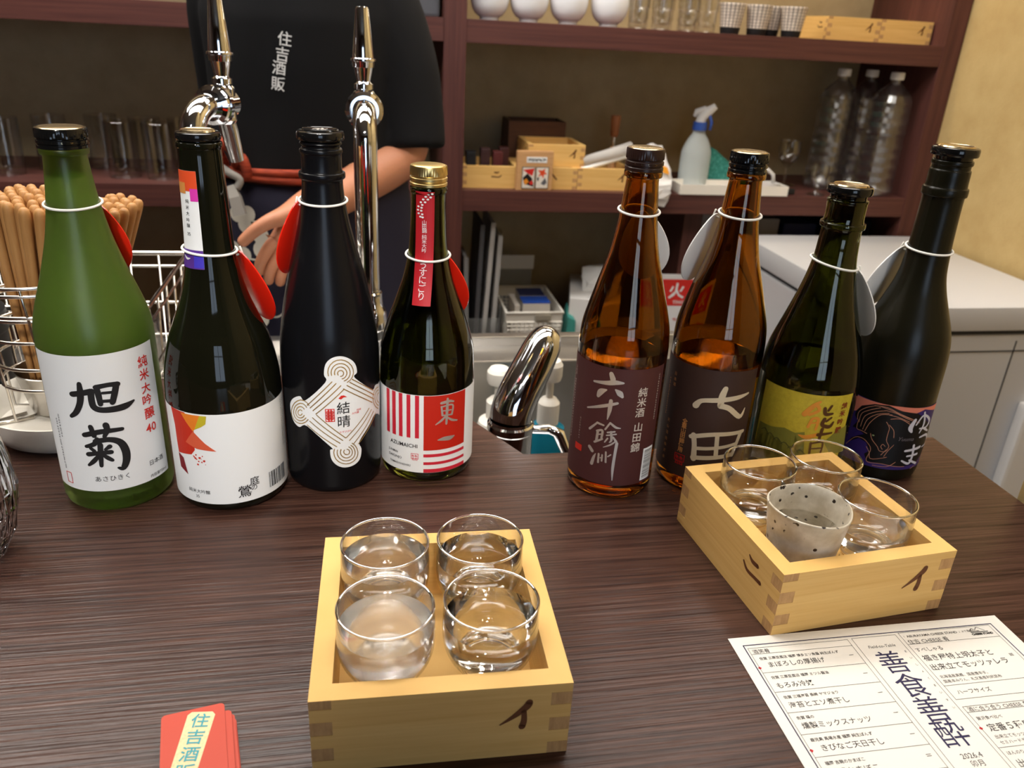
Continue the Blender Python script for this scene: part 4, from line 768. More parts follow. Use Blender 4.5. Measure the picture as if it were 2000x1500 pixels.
# speckled ceramic cup
def ceramic():
    m = bpy.data.materials.new('speckled_glaze'); m.use_nodes = True; nt = m.node_tree; b = nt.nodes['Principled BSDF']
    b.inputs['Roughness'].default_value = .35
    tc = nt.nodes.new('ShaderNodeTexCoord')
    def noise(sc, det): n = nt.nodes.new('ShaderNodeTexNoise'); n.inputs['Scale'].default_value = sc; n.inputs['Detail'].default_value = det; nt.links.new(tc.outputs['Object'], n.inputs[0]); return n
    def ramp(src, a, ca, bb, cb):
        r = nt.nodes.new('ShaderNodeValToRGB'); r.color_ramp.elements[0].position = a; r.color_ramp.elements[1].position = bb
        r.color_ramp.elements[0].color = c4(ca); r.color_ramp.elements[1].color = c4(cb); nt.links.new(src, r.inputs[0]); return r
    base = ramp(noise(90, 4).outputs[0], .35, srgb(186, 174, 152), .7, srgb(218, 209, 192))
    vo = nt.nodes.new('ShaderNodeTexVoronoi'); vo.inputs['Scale'].default_value = 150; nt.links.new(tc.outputs['Object'], vo.inputs[0])
    s1 = ramp(vo.outputs['Distance'], .20, (0, 0, 0), .25, (1, 1, 1))
    cut = ramp(noise(110, 1).outputs[0], .46, (1, 1, 1), .50, (0, 0, 0))
    mx = nt.nodes.new('ShaderNodeMix'); mx.data_type = 'RGBA'; mx.blend_type = 'LIGHTEN'; mx.inputs[0].default_value = 1
    nt.links.new(s1.outputs[0], mx.inputs[6]); nt.links.new(cut.outputs[0], mx.inputs[7])
    m2 = nt.nodes.new('ShaderNodeMix'); m2.data_type = 'RGBA'; nt.links.new(mx.outputs[2], m2.inputs[0])
    m2.inputs[6].default_value = c4(srgb(38, 28, 22)); nt.links.new(base.outputs[0], m2.inputs[7])
    nt.links.new(m2.outputs[2], b.inputs['Base Color'])
    return m
M_ceramic = ceramic()
lx, ly = .0448, .0437; rz = T2_[2]
t = thing('ceramic_cup', 'grey-white ceramic cup with black speckles in the right tray', 'cup', (T2_[0]+lx*math.cos(rz)-ly*math.sin(rz), T2_[1]+lx*math.sin(rz)+ly*math.cos(rz), .0089))
pr = [(0, .001), (.017, .0005), (.0195, 0), (.021, .002), (.0225, .012), (.0255, .036), (.0288, .060), (.0297, .0645), (.0293, .0655), (.0283, .0650), (.0268, .058), (.0240, .038), (.0210, .014), (.017, .0095), (0, .009)]
o = lathe('cup_body', smooth_pr(pr, 3), M_ceramic, t, 56, 60); fix_normals(o)
bm = bmesh.new(); bm.from_mesh(o.data)
for v in bm.verts:
    a = math.atan2(v.co.y, v.co.x); k = 1+.012*math.sin(3*a+.6)+.008*math.sin(5*a+v.co.z*120); v.co.x *= k; v.co.y *= k; v.co.z += .0010*math.sin(2*a)*(v.co.z/.065)
bm.to_mesh(o.data); bm.free()
M_rim = mat('iron_rim', srgb(120, 112, 100), .4)
fix_normals(lathe('sake', [(0, .0091), (.0172, .0096), (.0212, .0145), (.0238, .036), (.0252, .046), (0, .046)], M_sake, t, 56, 60))

# ================================================================ menu sheet
mn = thing('menu_sheet', 'white printed menu sheet in front of the right tray', 'menu', (.2406, .3935, .0003))
MB().box(0, .210, -.297, 0, 0, .0003).build('paper', mat('menu_paper', srgb(228, 224, 216), .75), mn)
def MU(P, nm, m): P.build(nm, m, lambda u, v: (u, v, .00045), mn)
k = .001
P = Print()
for (x0, y0, x1, y1) in ((7.2, 7.6, 200.5, 289.5),): P.frame(x0*k, -y1*k, x1*k, -y0*k, .00075)
MU(P, 'rule_lines', mat('indigo_ink', srgb(40, 36, 72), .7))
P = Print(); t_ = .00028
P.frame(.0094, -.2875, .0842, -.0108, t_)
for y in (16.7, 33.5, 50.2, 67, 83.7, 100, 116.5, 133, 150): P.rect(.0094, -y*k-t_/2, .0842, -y*k+t_/2)
P.frame(.0874, -.2875, .1216, -.0102, t_); P.frame(.1243, -.0706, .1975, -.0090, t_); P.rect(.1243, -.0208, .1975, -.0208+t_)
P.rect(.1243, -.0590, .1975, -.0590+t_); P.frame(.1243, -.2875, .1975, -.0763, t_); P.rect(.1243, -.0812, .1975, -.0812+t_); P.rect(.1243, -.1082, .1975, -.1082+t_)
MU(P, 'rule_lines', M_inkgrey)
P = Print()
def L(t, x, y, s, b=0): P.text(t, x*k, -y*k, s*k, b, left=True)
L('酒笑肴', 11.5, 14.3, 4.2)
rows = [(21.0, '佐賀 三原豆腐店 福岡 博多エソ魚醤 純生ぽんず', 26.8, 'まぼろしの厚揚げ'), (38.0, '佐賀 三原豆腐店 福岡 ミツル醤油', 45.0, 'もろみ冷奴'), (54.8, '佐賀 三福海苔 長崎 ヤマジョウ', 61.3, '海苔とエソ煮干し'),
        (71.4, '佐賀 磯の', 77.5, '燻製ミックスナッツ'), (88.0, '鹿児島 馬場水産 福岡 純生ぽんず', 94.2, 'きびなご天日干し'), (104.6, '福岡 吉開のかまぼこ', 110.8, '古式かまぼこ')]
for y0, a, y1, b_ in rows: L(a, 13.2, y0, 2.75, .01); L(b_, 17.0 if y1 < 30 or 90 < y1 < 100 else 13.6, y1, 5.2, .004)
for i, y in enumerate((25.1, 41.9, 58.6, 75.1, 91.6)): P.rect(.0768, -y*k-.0002, .0800, -y*k+.0002)
P.rect(.0768, -.1080, .0800, -.1076); P.rect(.0768, -.1068, .0800, -.1064)
L('住吉 CHEESE 肴', 126.2, 18.4, 4.6); L('「', 126.5, 13.2, 2.2); P.text('ABURAYAMA CHEESE STAND', .1485, -.0131, .0024, .01, width=.040); L('」より直送!!', 170, 12.9, 2.2)
L('すぺしゃる', 126.6, 26.4, 4.3); L('福き屋特上明太子と', 126.6, 34.2, 6.0, .006); L('出来立てモッツァレラ', 126.6, 42.6, 6.0, .006)
P.rect(.1905, -.0375, .1935, -.0371); P.rect(.1905, -.0384, .1935, -.0380); P.rect(.1905, -.0393, .1935, -.0389)
L('北海道産真鱈、国産唐辛子、', 127, 51.2, 2.9); L('国産本みりん、礼文島産利尻昆布', 127, 55.3, 2.9); L('ハーフサイズ', 129.5, 64.8, 4.2)
L('酒に合う合う CHEESE 肴', 126.5, 78.9, 4.0); L('贅沢食べ比べ', 127, 86.2, 3.0); L('定番５種盛り', 129, 93.6, 6.2, .006); L('出来立てモッツァレラ、', 128.5, 100.4, 3.0); L('セミハードチーズ', 128.5, 104.6, 3.0); L('ほんのり', 127, 112.2, 3.0); L('出来立て', 128, 119.5, 6.2)
P.text('Field-to-Table', .1050, -.0198, .0036, width=.0205, shear=.25)
P.text('2026.4', .1040, -.1108, .0052, sx=1.0); P.text('卯月', .1040, -.1162, .0048)
for i, ch in enumerate('まいしょくまいすい'): P.text(ch, .1186, -(26.5+i*6.2)*k, .0022)
MU(P, 'lettering', M_inkgrey)
P = Print()
for ch, y in zip('善食善酔', (34.5, 55.2, 75.3, 94.3)): P.text(ch, .1034, -y*k, .0215)
MU(P, 'lettering', MATS['indigo_ink'])
P = Print()
for x, y in ((9.7, 29.0), (10.0, 95.2), (124.3, 93.4)): P.add([(x*k-.0013, -y*k), (x*k, -y*k-.0013), (x*k+.0013, -y*k), (x*k, -y*k+.0013)], [(0, 1, 2, 3)])
MU(P, 'red_marker', mat('marker_red', srgb(196, 30, 44), .6))
P = Print(); P.stroke([(.1785, -.0136, .0003), (.1815, -.0112, .0005), (.1835, -.0125, .0004), (.1862, -.0104, .0005), (.1905, -.0138, .0003)])
P.rect(.1785, -.0152, .1925, -.0145); P.text('ABURAYAMA', .1825, -.01365, .0013, .02); P.text('CHEESE STAND', .1865, -.0168, .003, .06, width=.0170)
MU(P, 'logo', M_ink)

# ================================================================ orange card stack
M_card = mat('orange_card', srgb(196, 64, 38), .55); M_cardedge = mat('worn_card_edge', srgb(150, 46, 28), .8)
for i in range(9):
    top = i == 8
    x, y = -.1200, .3640; rz = math.radians(10.4)+(0 if top else random.uniform(-.025, .02))
    if not top: x += random.uniform(.0015, .007); y += random.uniform(-.010, -.002)
    b = MB(); pts = []
    for cx, cy, a0 in ((.0315, -.0025, 0), (.0025, -.0025, 90), (.0025, -.0515, 180), (.0315, -.0515, 270)):
        for q in range(4): a = math.radians(a0+30*q); pts.append((cx+.0025*math.cos(a), cy+.0025*math.sin(a)))
    V, F = prism(pts, 0, .00078); b.add(V, F)
    for q, f in enumerate(b.F): b.mi[q] = 0 if len(f) > 4 else 1
    c = b.build('picture_card', [M_card, M_cardedge]); c.location = (x, y, .0002+i*.0009); c.rotation_euler = (0, 0, rz)
    tag(c, 'orange-red card with a cream title strip, topmost of the stack' if top else 'plain orange-red card under the titled card of the stack', 'card', 'stacked orange cards')
    if top:
        P = Print(); P.poly([(.0140, -.0040), (.0163, -.0022), (.0275, -.0052), (.0288, -.0078), (.0165, -.0520), (.0030, -.0490)])
        P2 = Print()
        d = Vector((.0118, .0445)).normalized()
        for j, ch in enumerate('住吉酒販'): P2.text(ch, .0208-d.x*.0115*j, -.0100-d.y*.0115*j, .0105, .010, rot=-.26)
        P.build('title_strip', mat('cream_print', srgb(232, 214, 168), .7, mix=(srgb(216, 190, 136), (600, 600, 600), .5, .8)), lambda u, v: (u, v, .00095), c)
        P2.build('lettering', mat('teal_ink', srgb(70, 160, 170), .7), lambda u, v: (u, v, .0011), c)
# ================================================================ left side of the counter
# white round dish, wire chopstick stand with a steel cup, chopsticks
dx, dy = -.281, .765
ds = lathe('round_dish', [(0, .0015), (.060, .0012), (.066, 0), (.069, .001), (.0735, .012), (.0785, .0275), (.0792, .0287), (.0778, .0290), (.0762, .0275), (.0715, .011), (.068, .0055), (0, .0048)], M_whiteplastic, None, 72, 50); fix_normals(ds)
ds.location = (dx, dy, .0003); tag(ds, 'white round dish under the chopstick stand, behind the green bottle', 'dish')
hx, hy = -.298, .782
hs = thing('chopstick_stand', 'silver wire stand with a steel cup holding wooden chopsticks', 'chopstick stand', (hx, hy, .0055))
o = lathe('steel_cup', [(0, .004), (.024, .003), (.027, .0042), (.0275, .006), (.029, .012), (.034, .036), (.0365, .046), (.0355, .0465), (.033, .036), (.028, .012), (.0, .0105)], mat('cup_steel', (.46, .44, .41), .22, metal=1), hs, 48, 40); fix_normals(o)
RINGS = [(.047, .040), (.049, .062), (.053, .090), (.057, .112), (.060, .1165), (.066, .138), (.068, .1455)]
for r, z in RINGS:
    V, F = tube_g(ring_pts((0, 0, z), r, 48), .0017, 8, True); mesh('wire_ring', V, F, M_wire, hs, True)
for i in range(7):
    a = 2*PI*i/7+.35
    V, F = tube_g([(r*math.cos(a), r*math.sin(a), z) for r, z in [(.026, .0035), (.046, .0035), (.0475, .04), (.053, .09), (.060, .1165), (.068, .1455)]], .0013, 6); mesh('wire_upright', V, F, M_wire, hs, True)
V, F = tube_g([(-.02, -.022, .002), (-.05, -.035, .002), (-.054, -.031, .002), (-.03, -.012, .002)], .0017, 8); mesh('wire_foot', V, F, M_wire, hs, True)
M_chop = mat('chopstick_wood', srgb(196, 146, 88), .5, mix=(srgb(164, 114, 64), (160, 160, 14), .3, .75))
cs = None
tops = []
random.seed(11)
spots = []
for j in range(-5, 4):
    for i in range(-6, 7):
        x = .036+i*.0110+(.0055 if j % 2 else 0); y = j*.0108
        if ((x-.036)/.060)**2+(y/.058)**2 < 1 and not (.026 < x < .062 and y > -.03): spots.append((x+random.uniform(-.0012, .0012), y+random.uniform(-.0012, .0012)))
for i, (tx, ty) in enumerate(spots):
    bx, by = (tx-.034)*.42+.004, ty*.40
    lean = min(1, .028/max(math.hypot(bx, by), 1e-4)); bx *= lean; by *= lean
    if cs is None:
        pr = [(0, 0), (.0014, .0004), (.0017, .002), (.0032, .10), (.0049, .218), (.0047, .2232), (.0040, .2264), (.0026, .2284), (0, .2292)]
        o = lathe('chopstick', pr, M_chop, None, 12, 50); cs = o
    else: o = cs.copy(); COL.objects.link(o)
    p0 = Vector((hx+bx, hy+by, .0170)); p1 = Vector((hx+tx, hy+ty, .0170+math.sqrt(max(.01, .205**2-(tx-bx)**2-(ty-by)**2))))
    p1.z -= 0 if i % 3 else .003
    d = (p1-p0).normalized(); o.location = p0-Vector((0, 0, 0 if i % 3 else .0008*(i % 5))); o.rotation_euler = d.to_track_quat('Z', 'Y').to_euler(); o.scale = (1, 1, .895)
    tag(o, 'brown wooden chopstick with rounded end standing in the wire stand', 'chopstick', 'chopsticks in the wire stand')
# black canister at the left edge
bc = thing('black_canister', 'black matte canister at the left edge behind the dish', 'canister', (-.414, .838, .0004))
lathe('canister_body', [(0, 0), (.046, 0), (.050, .003), (.052, .060), (.052, .066), (0, .066)], M_black, bc, 56, 30)
lathe('canister_lid', [(0, .0665), (.054, .0665), (.055, .069), (.054, .088), (.050, .093), (0, .094)], M_black, bc, 56, 30)
# cut crystal vessel at the left edge
cv = thing('crystal_pitcher', 'cut crystal glass vessel at the left edge of the counter', 'pitcher', (-.3000, .540, .0004))
prC = [(0, .010), (.020, .002), (.030, 0), (.036, .004), (.044, .020), (.049, .040), (.0505, .055), (.049, .075), (.046, .095), (.0455, .115), (.0435, .1155), (.0425, .095), (.0455, .072), (.0465, .055), (.0450, .040), (.040, .022), (.030, .013), (0, .012)]
V, F = lathe_g(prC, 60); V2 = []
for x, y, z in V:
    r = math.hypot(x, y); a = math.atan2(y, x)
    if r > .03 and z < .105:
        ro = interp([(.0, .03), (.004, .036), (.02, .044), (.04, .049), (.055, .0505), (.075, .049), (.095, .046), (.12, .0455)], z)
        if r > ro-.0015: k_ = 1-.045*abs(math.sin(7.5*a+z*70)); x *= k_; y *= k_
    V2.append((x, y, z))
fix_normals(mesh('crystal_body', V2, F, M_glass, cv))
# wire dish rack on the steel bench
rk = thing('dish_rack', 'silver wire dish rack on the steel bench behind the left bottles', 'dish rack', (-.46, .905, -.0985))
RX, RY, RH = .222, .225, .168
rk_w = M_wire
def wire(P, r=.0017, nm='wire'): V, F = tube_g(P, r, 8); mesh(nm, V, F, rk_w, rk, True)
for z, r in ((.168, .0032), (.150, .0020), (.098, .0020), (.050, .0020)):
    V, F = tube_g([(0, 0, z), (RX, 0, z), (RX, RY, z), (0, RY, z)], r, 8, True); mesh('rim_wire', V, F, rk_w, rk, False)
for i in range(7):
    x = RX*i/6; wire([(x, 0, .168), (x*.98, .006, .012), (x*.98, RY-.006, .012), (x, RY, .168)], .0018, 'upright_wire')
for i in range(1, 5):
    y = RY*i/5; wire([(0, y, .168), (.006, y, .012), (RX-.006, y, .012), (RX, y, .168)], .0018, 'upright_wire')
for i in range(12):
    y = .010+(RY-.02)*i/11; wire([(.003, y, .010), (RX-.003, y, .010)], .0017, 'floor_wire')
def tumbler_mesh(h, r, m):
    return [(0, .006), (r*.80, .002), (r*.92, 0), (r*.95, .003), (r*.97, .02), (r, h-.001), (r-.0008, h), (r-.0016, h-.001), (r*.95-.0016, .02), (r*.90-.0015, .014), (0, .013)]
for i, (x, y) in enumerate([(-.300, 1.06), (-.378, 1.05)]):
    t = thing('drying_tumbler', 'clear tumbler drying in the wire rack', 'glass', (x, y, -.0865), group='tumblers in the dish rack')
    fix_normals(lathe('tumbler_glass', tumbler_mesh(.085, .031, 0), M_thin, t, 40, 25))

# ================================================================ chrome taps
def tap(label, x, y, ztop):
    t = thing('sake_tap', label, 'tap', (x, y, -.0995), group='chrome taps behind the bottles')
    Z = .0995; zt = ztop+Z
    lathe('base_flange', [(0, 0), (.030, 0), (.031, .003), (.028, .010), (.0175, .013), (.0175, .105), (.019, .107), (.019, .118), (.0215, .121), (.0215, .140), (.019, .146), (.0175, .150), (.0165, .160), (.0165, .166), (.0148, .168), (.0148, .17), (0, .17)], M_chrome, t, 48, 30)
    R = .034
    P = [(0, 0, .16), (0, 0, zt-R)]+[(0, R-R*math.cos(a), zt-R+R*math.sin(a)) for a in [PI/2*i/10 for i in range(1, 11)]]+[(0, R+.010, zt)]
    V, F = tube_g(P, .0138, 24); sharp(mesh('pipe', V, F, M_chrome, t), 40)
    Mx = Matrix.Translation((0, R+.004, zt)) @ Matrix.Rotation(-PI/2, 4, 'X')
    b = MB(); b.lathe([(.0138, 0), (.0170, 0), (.0215, .003), (.0222, .006), (.0205, .007), (.0205, .009), (.0225, .010), (.0225, .016), (.019, .019), (.0155, .022), (.0155, .040), (0, .042)], 48, M=Mx); b.build('collar', M_chrome, t, smooth=30)
    yb = R+.034
    # faucet body: vertical barrel, spout sloping down and away
    b = MB(); b.lathe([(0, -.022), (.010, -.022), (.0135, -.018), (.0135, .006), (.0120, .009), (0, .009)], 32, M=Matrix.Translation((0, yb, zt))); b.build('faucet_body', M_chrome, t, smooth=30)
    V, F = tube_g([(0, yb, zt-.012), (0, yb+.006, zt-.030), (0, yb+.016, zt-.066)], [.0105, .0105, .0088], 24); sharp(mesh('spout', V, F, M_chrome, t), 40)
    h = lathe('handle', [(0, .008), (.0120, .008), (.0132, .010), (.0132, .0205), (.0112, .0230), (.0085, .0238), (.0085, .0244), (.0114, .0250), (.0114, .0315), (.0090, .0332), (.0080, .0345), (.0112, .0520), (.0127, .0524), (.0133, .0592), (.0148, .0600), (.0150, .0615), (.0146, .0630), (.0127, .0640), (.0078, .1225), (.0064, .1255), (0, .1260)], M_chrome, t, 40, 30)
    h.location = (0, yb, zt); h.scale = (1, 1, .89)
    return t
tap('chrome tap between the third and fourth bottles', .0055, .965, .277)
tap('chrome tap behind the second bottle', -.183, .965, .277).rotation_euler = (0, 0, math.radians(-24))
# single-lever faucet by the clipped counter corner
fa = thing('lever_faucet', 'chrome single-lever faucet between the gold-capped and amber bottles', 'faucet', (.1545, .765, -.0995))
sb = MB(); sb.box(.112, .20, .70, .82, -.112, -.1); o = sb.build('steel_ledge', M_steel, sk)
b = MB(); b.lathe([(0, 0), (.029, 0), (.029, .004), (.0245, .007), (.0245, .072), (.0258, .074), (.0258, .081), (.0240, .083), (.0235, .086), (0, .086)], 48); b.build('faucet_body', M_chrome, fa, smooth=30)
Pp = crspl([(0, 0, .086, .0233), (.002, .002, .098, .0232), (.012, .010, .118, .0230), (.027, .022, .142, .0218), (.038, .031, .160, .0198), (.0445, .036, .1700, .0150), (.0475, .0382, .1745, .0085), (.0482, .0388, .1756, .003)], 5)
V, F = tube_g([q[:3] for q in Pp], [q[3] for q in Pp], 32); sharp(mesh('lever', V, F, M_chrome, fa), 50)
V, F = tube_g([(.020, .05, .045), (.052, .030, .055), (.062, .025, .052), (.088, .012, -.01)], [.004, .006, .007, .004], 12); sharp(mesh('spray_hose_arm', V, F, M_chrome, fa), 50)
# soap pumps standing in the basin
M_soapblue = mat('blue_soap', (.02, .42, .62), .1, trans=.6, ior=1.35)
M_clearplastic = mat('clear_plastic', (.92, .94, .94), .12, trans=.92, ior=1.2)
def pump(label, x, y, z, soap, sx, sz):
    t = thing('soap_pump', label, 'soap bottle', (x, y, z)); t.scale = (sx, sx, sz)
    lathe('pump_bottle', [(0, 0), (.030, 0), (.033, .004), (.033, .100), (.028, .114), (.014, .120), (.014, .126), (0, .126)], soap, t, 40, 35)
    c = lathe('pump_collar', [(.0145, .118), (.0175, .118), (.0175, .138), (.012, .142), (.006, .143), (.006, .160), (0, .160)], M_whiteplastic, t, 32, 35)
    lathe('pump_head', [(0, .160), (.016, .160), (.018, .164), (.018, .174), (.014, .178), (0, .179)], M_whiteplastic, c, 32, 35)
    V, F = tube_g([(0, 0, .168), (.03, -.01, .168), (.036, -.012, .160)], .005, 10); mesh('nozzle', V, F, M_whiteplastic, c, True)
    return t
pump('white pump bottle in the basin left of the chrome faucet', .187, 1.03, -.2995, M_whiteplastic, .95, 1.30)
pump('blue liquid soap bottle with white pump behind the faucet', .243, .95, -.2995, M_soapblue, .85, 1.55).rotation_euler = (0, 0, 2.6)

# ================================================================ chest freezer
fz = thing('chest_freezer', 'white chest freezer standing against the right wall', 'freezer', (.955, 1.30, FZ))
LZ = -.078-FZ
MB().box(.008, .485, .008, .575, .04, LZ-.062).build('freezer_body', M_freezer, fz, bevel=.006)
MB().box(.014, .478, .014, .57, LZ-.062, LZ-.052).build('gasket', M_gap, fz)
o = MB().box(0, .488, 0, .582, LZ-.052, LZ).build('lid', M_freezer, fz, bevel=.012); sharp(o, 40)
for x in (.12, .345): MB().box(x, x+.0025, .0068, .0085, .06, LZ-.075).build('panel_seam', M_gap, fz)
MB().box(.008, .485, .0068, .0085, LZ-.098, LZ-.0955).build('panel_seam', M_gap, fz)
o = MB().box(.40, .47, -.02, .008, .42, .66).build('handle', M_white, fz, bevel=.008)
MB().box(.015, .06, .05, .09, .0, .04).build('foot', M_black, fz); MB().box(.43, .475, .05, .09, .0, .04).build('foot', M_black, fz); MB().box(.015, .06, .49, .53, .0, .04).build('foot', M_black, fz); MB().box(.43, .475, .49, .53, .0, .04).build('foot', M_black, fz)
b = MB(); b.lathe([(0, 0), (.012, 0), (.012, .006), (.008, .009), (0, .009)], 24, M=Matrix.Translation((.008, .20, LZ-.10)) @ Matrix.Rotation(-PI/2, 4, 'Y')); b.build('lock', M_chrome, fz, smooth=30)

# ================================================================ things on the shelves
ZU, ZL, ZB = .3863, .0163, -.4197
# tumblers, left lower shelf
tm = None
for i, (x, y) in enumerate([(-.775, 1.99), (-.70, 2.06), (-.530, 1.985), (-.447, 1.975), (-.498, 2.075), (-.41, 2.07), (-.60, 2.10), (-.86, 2.05)]):
    t = thing('tumbler', ['clear tumbler on the left shelf, nearest the left edge', 'clear tumbler on the left shelf behind the green bottle cap', 'clear tumbler on the left shelf, middle of the front row', 'clear tumbler on the left shelf beside the tap', 'clear tumbler in the back row of the left shelf'][min(i, 4)], 'glass', (x, y, ZL), group='tumblers on the left shelf')
    if tm is None: o = lathe('tumbler_glass', tumbler_mesh(.122, .0355, 0), M_thin, t, 48, 25); fix_normals(o); tm = o.data
    else: o = bpy.data.objects.new('tumbler_glass', tm); COL.objects.link(o); o.parent = t
# dark tin beside the upright, upper shelf left bay
o = MB().box(0, .09, 0, .12, 0, .09).build('storage_tin', mat('grey_tin', (.09, .09, .10), .4), None, bevel=.006); o.location = (.088, 1.93, ZU); tag(o, 'dark grey tin on the upper shelf left of the upright', 'tin')
# white bowls
M_porc = mat('white_porcelain', srgb(236, 236, 238), .18, coat=.3)
bm_ = None
for i, x in enumerate((.292, .383, .476, .574)):
    pr = [(0, .004), (.018, .003), (.0185, 0), (.0215, 0), (.022, .006), (.030, .011), (.039, .024), (.0435, .044), (.0435, .062), (.040, .085), (.037, .100), (.0355, .100), (.038, .085), (.0415, .062), (.0415, .044), (.036, .025), (.026, .013), (0, .011)]
    t = ['leftmost white porcelain cup on the upper shelf', 'second white porcelain cup from the upright, upper shelf', 'third white porcelain cup from the upright, upper shelf', 'white porcelain cup beside the clear glasses, upper shelf'][i]
    if bm_ is None: o = lathe('porcelain_cup', crspl(pr, 3), M_porc, None, 56, 60); fix_normals(o); bm_ = o
    else: o = bm_.copy(); COL.objects.link(o)
    o.location = (x, 1.955+.004*i, ZU); tag(o, t, 'cup', 'white porcelain cups on the upper shelf')
# stepped shot glasses
sg = None
for i, (x, y) in enumerate([(.640, 1.955), (.697, 1.955), (.757, 1.945), (.812, 1.96), (.665, 2.02), (.73, 2.03), (.79, 2.02)]):
    pr = [(0, .004), (.018, .002), (.020, 0), (.021, .003), (.021, .018), (.0225, .022), (.0225, .042), (.0245, .046), (.025, .085), (.0242, .0855), (.0235, .085), (.0225, .047), (.0208, .043), (.0208, .023), (.019, .019), (.018, .012), (0, .011)]
    t = ['stepped clear glass beside the white cups, upper shelf', 'second stepped clear glass from the white cups', 'third stepped clear glass from the white cups', 'stepped clear glass beside the checked cups, upper shelf', 'stepped clear glass in the back row of the upper shelf'][min(i, 4)]
    if sg is None: o = lathe('stepped_glass', pr, M_thin, None, 32, 25); fix_normals(o); sg = o
    else: o = sg.copy(); COL.objects.link(o)
    o.location = (x, y, ZU); tag(o, t, 'glass', 'clear glasses on the upper shelf')
# checked cups with dark feet
def check_mat():
    m = bpy.data.materials.new('checked_glaze'); m.use_nodes = True; nt = m.node_tree; b = nt.nodes['Principled BSDF']; b.inputs['Roughness'].default_value = .5
    tc = nt.nodes.new('ShaderNodeTexCoord'); br = nt.nodes.new('ShaderNodeTexBrick'); mp = nt.nodes.new('ShaderNodeMapping')
    nt.links.new(tc.outputs['UV'], mp.inputs[0]); nt.links.new(mp.outputs[0], br.inputs[0])
    br.offset = 0; br.inputs['Scale'].default_value = 1; br.inputs['Brick Width'].default_value = .055; br.inputs['Row Height'].default_value = .10; br.inputs['Mortar Size'].default_value = .0055
    br.inputs['Color1'].default_value = c4(srgb(226, 214, 200)); br.inputs['Color2'].default_value = c4(srgb(214, 200, 186)); br.inputs['Mortar'].default_value = c4(srgb(52, 44, 42))
    nt.links.new(br.outputs[0], b.inputs['Base Color']); return m
M_check = check_mat()
for i, (x, y) in enumerate([(.868, 1.95), (.936, 1.95), (.985, 1.985), (1.020, 1.94)]):
    t = thing('checked_cup', ['checked ceramic cup with dark foot beside the clear glasses', 'middle checked ceramic cup with dark foot, upper shelf', 'checked ceramic cup with dark foot set behind the others', 'checked ceramic cup with dark foot beside the wooden trays'][i], 'cup', (x, y, ZU), group='checked cups on the upper shelf')
    lathe('cup_foot', [(0, 0), (.021, 0), (.022, .002), (.0235, .014), (0, .014)], M_black, t, 32, 40)
    pr = [(.0236, .0142), (.0300, .062), (.0308, .064), (.0300, .066), (.0290, .064), (.0230, .018), (0, .0165)]
    o = lathe('cup_body', pr, M_check, t, 40, 50); uv = o.data.uv_layers.new(name='wrap')
    for lp in o.data.loops:
        v = o.data.vertices[lp.vertex_index].co; uv.data[lp.index].uv = ((math.atan2(v.y, v.x)/(2*PI)) % 1, v.z/.066)
# upper shelf trays
masu('cypress tray on the upper shelf beside the checked cups', (1.118, 1.95, ZU), 0, 'cypress trays on the upper shelf')
masu('cypress tray on the upper shelf against the right upright', (1.2605, 1.95, ZU), 0, 'cypress trays on the upper shelf')
# lower shelf trays
masu('cypress tray holding dark odds and ends beside the upright', (.2365, 1.93, ZL), 0, 'cypress trays on the lower shelf', ('ni', 'i'))
masu('cypress tray under the stacked tray, behind the picture-card box', (.3790, 1.93, ZL), 0, 'cypress trays on the lower shelf', ('ha', 'i'))
masu('cypress tray holding a plastic bag on the lower shelf', (.5215, 1.93, ZL), 0, 'cypress trays on the lower shelf')
masu('cypress tray stacked on two others behind the picture-card box', (.3980, 1.945, ZL+BH+.0002), 0, 'cypress trays on the lower shelf')
o = MB().box(0, .15, 0, .008, 0, .14).box(0, .008, .008, .10, 0, .14).box(.142, .15, .008, .10, 0, .14).box(.008, .142, .092, .10, 0, .14).box(.008, .142, .008, .092, 0, .008).build('dark_wood_box', mat('dark_oak', srgb(92, 54, 28), .5, mix=(srgb(70, 40, 20), (8, 8, 120), .3, .7)), None); o.location = (.375, 2.098, ZL); tag(o, 'dark brown wooden box behind the stacked cypress tray', 'box')
for i, (x, y, c, nm) in enumerate([(.262, 1.975, (.01, .01, .012), 'black'), (.298, 1.985, (.05, .02, .02), 'maroon'), (.328, 1.98, (.10, .02, .02), 'dark red'), (.348, 2.01, (.06, .018, .016), 'brown red')]):
    b = MB(); b.box(-.012, .012, -.016, .016, 0, .072+.006*(i % 2)); o = b.build('small_packet', mat('packet_%d' % i, c, .4), None, bevel=.004); o.location = (x, y, ZL+.009); tag(o, '%s packet standing in the tray beside the upright' % nm, 'packet', 'packets in the left lower tray')
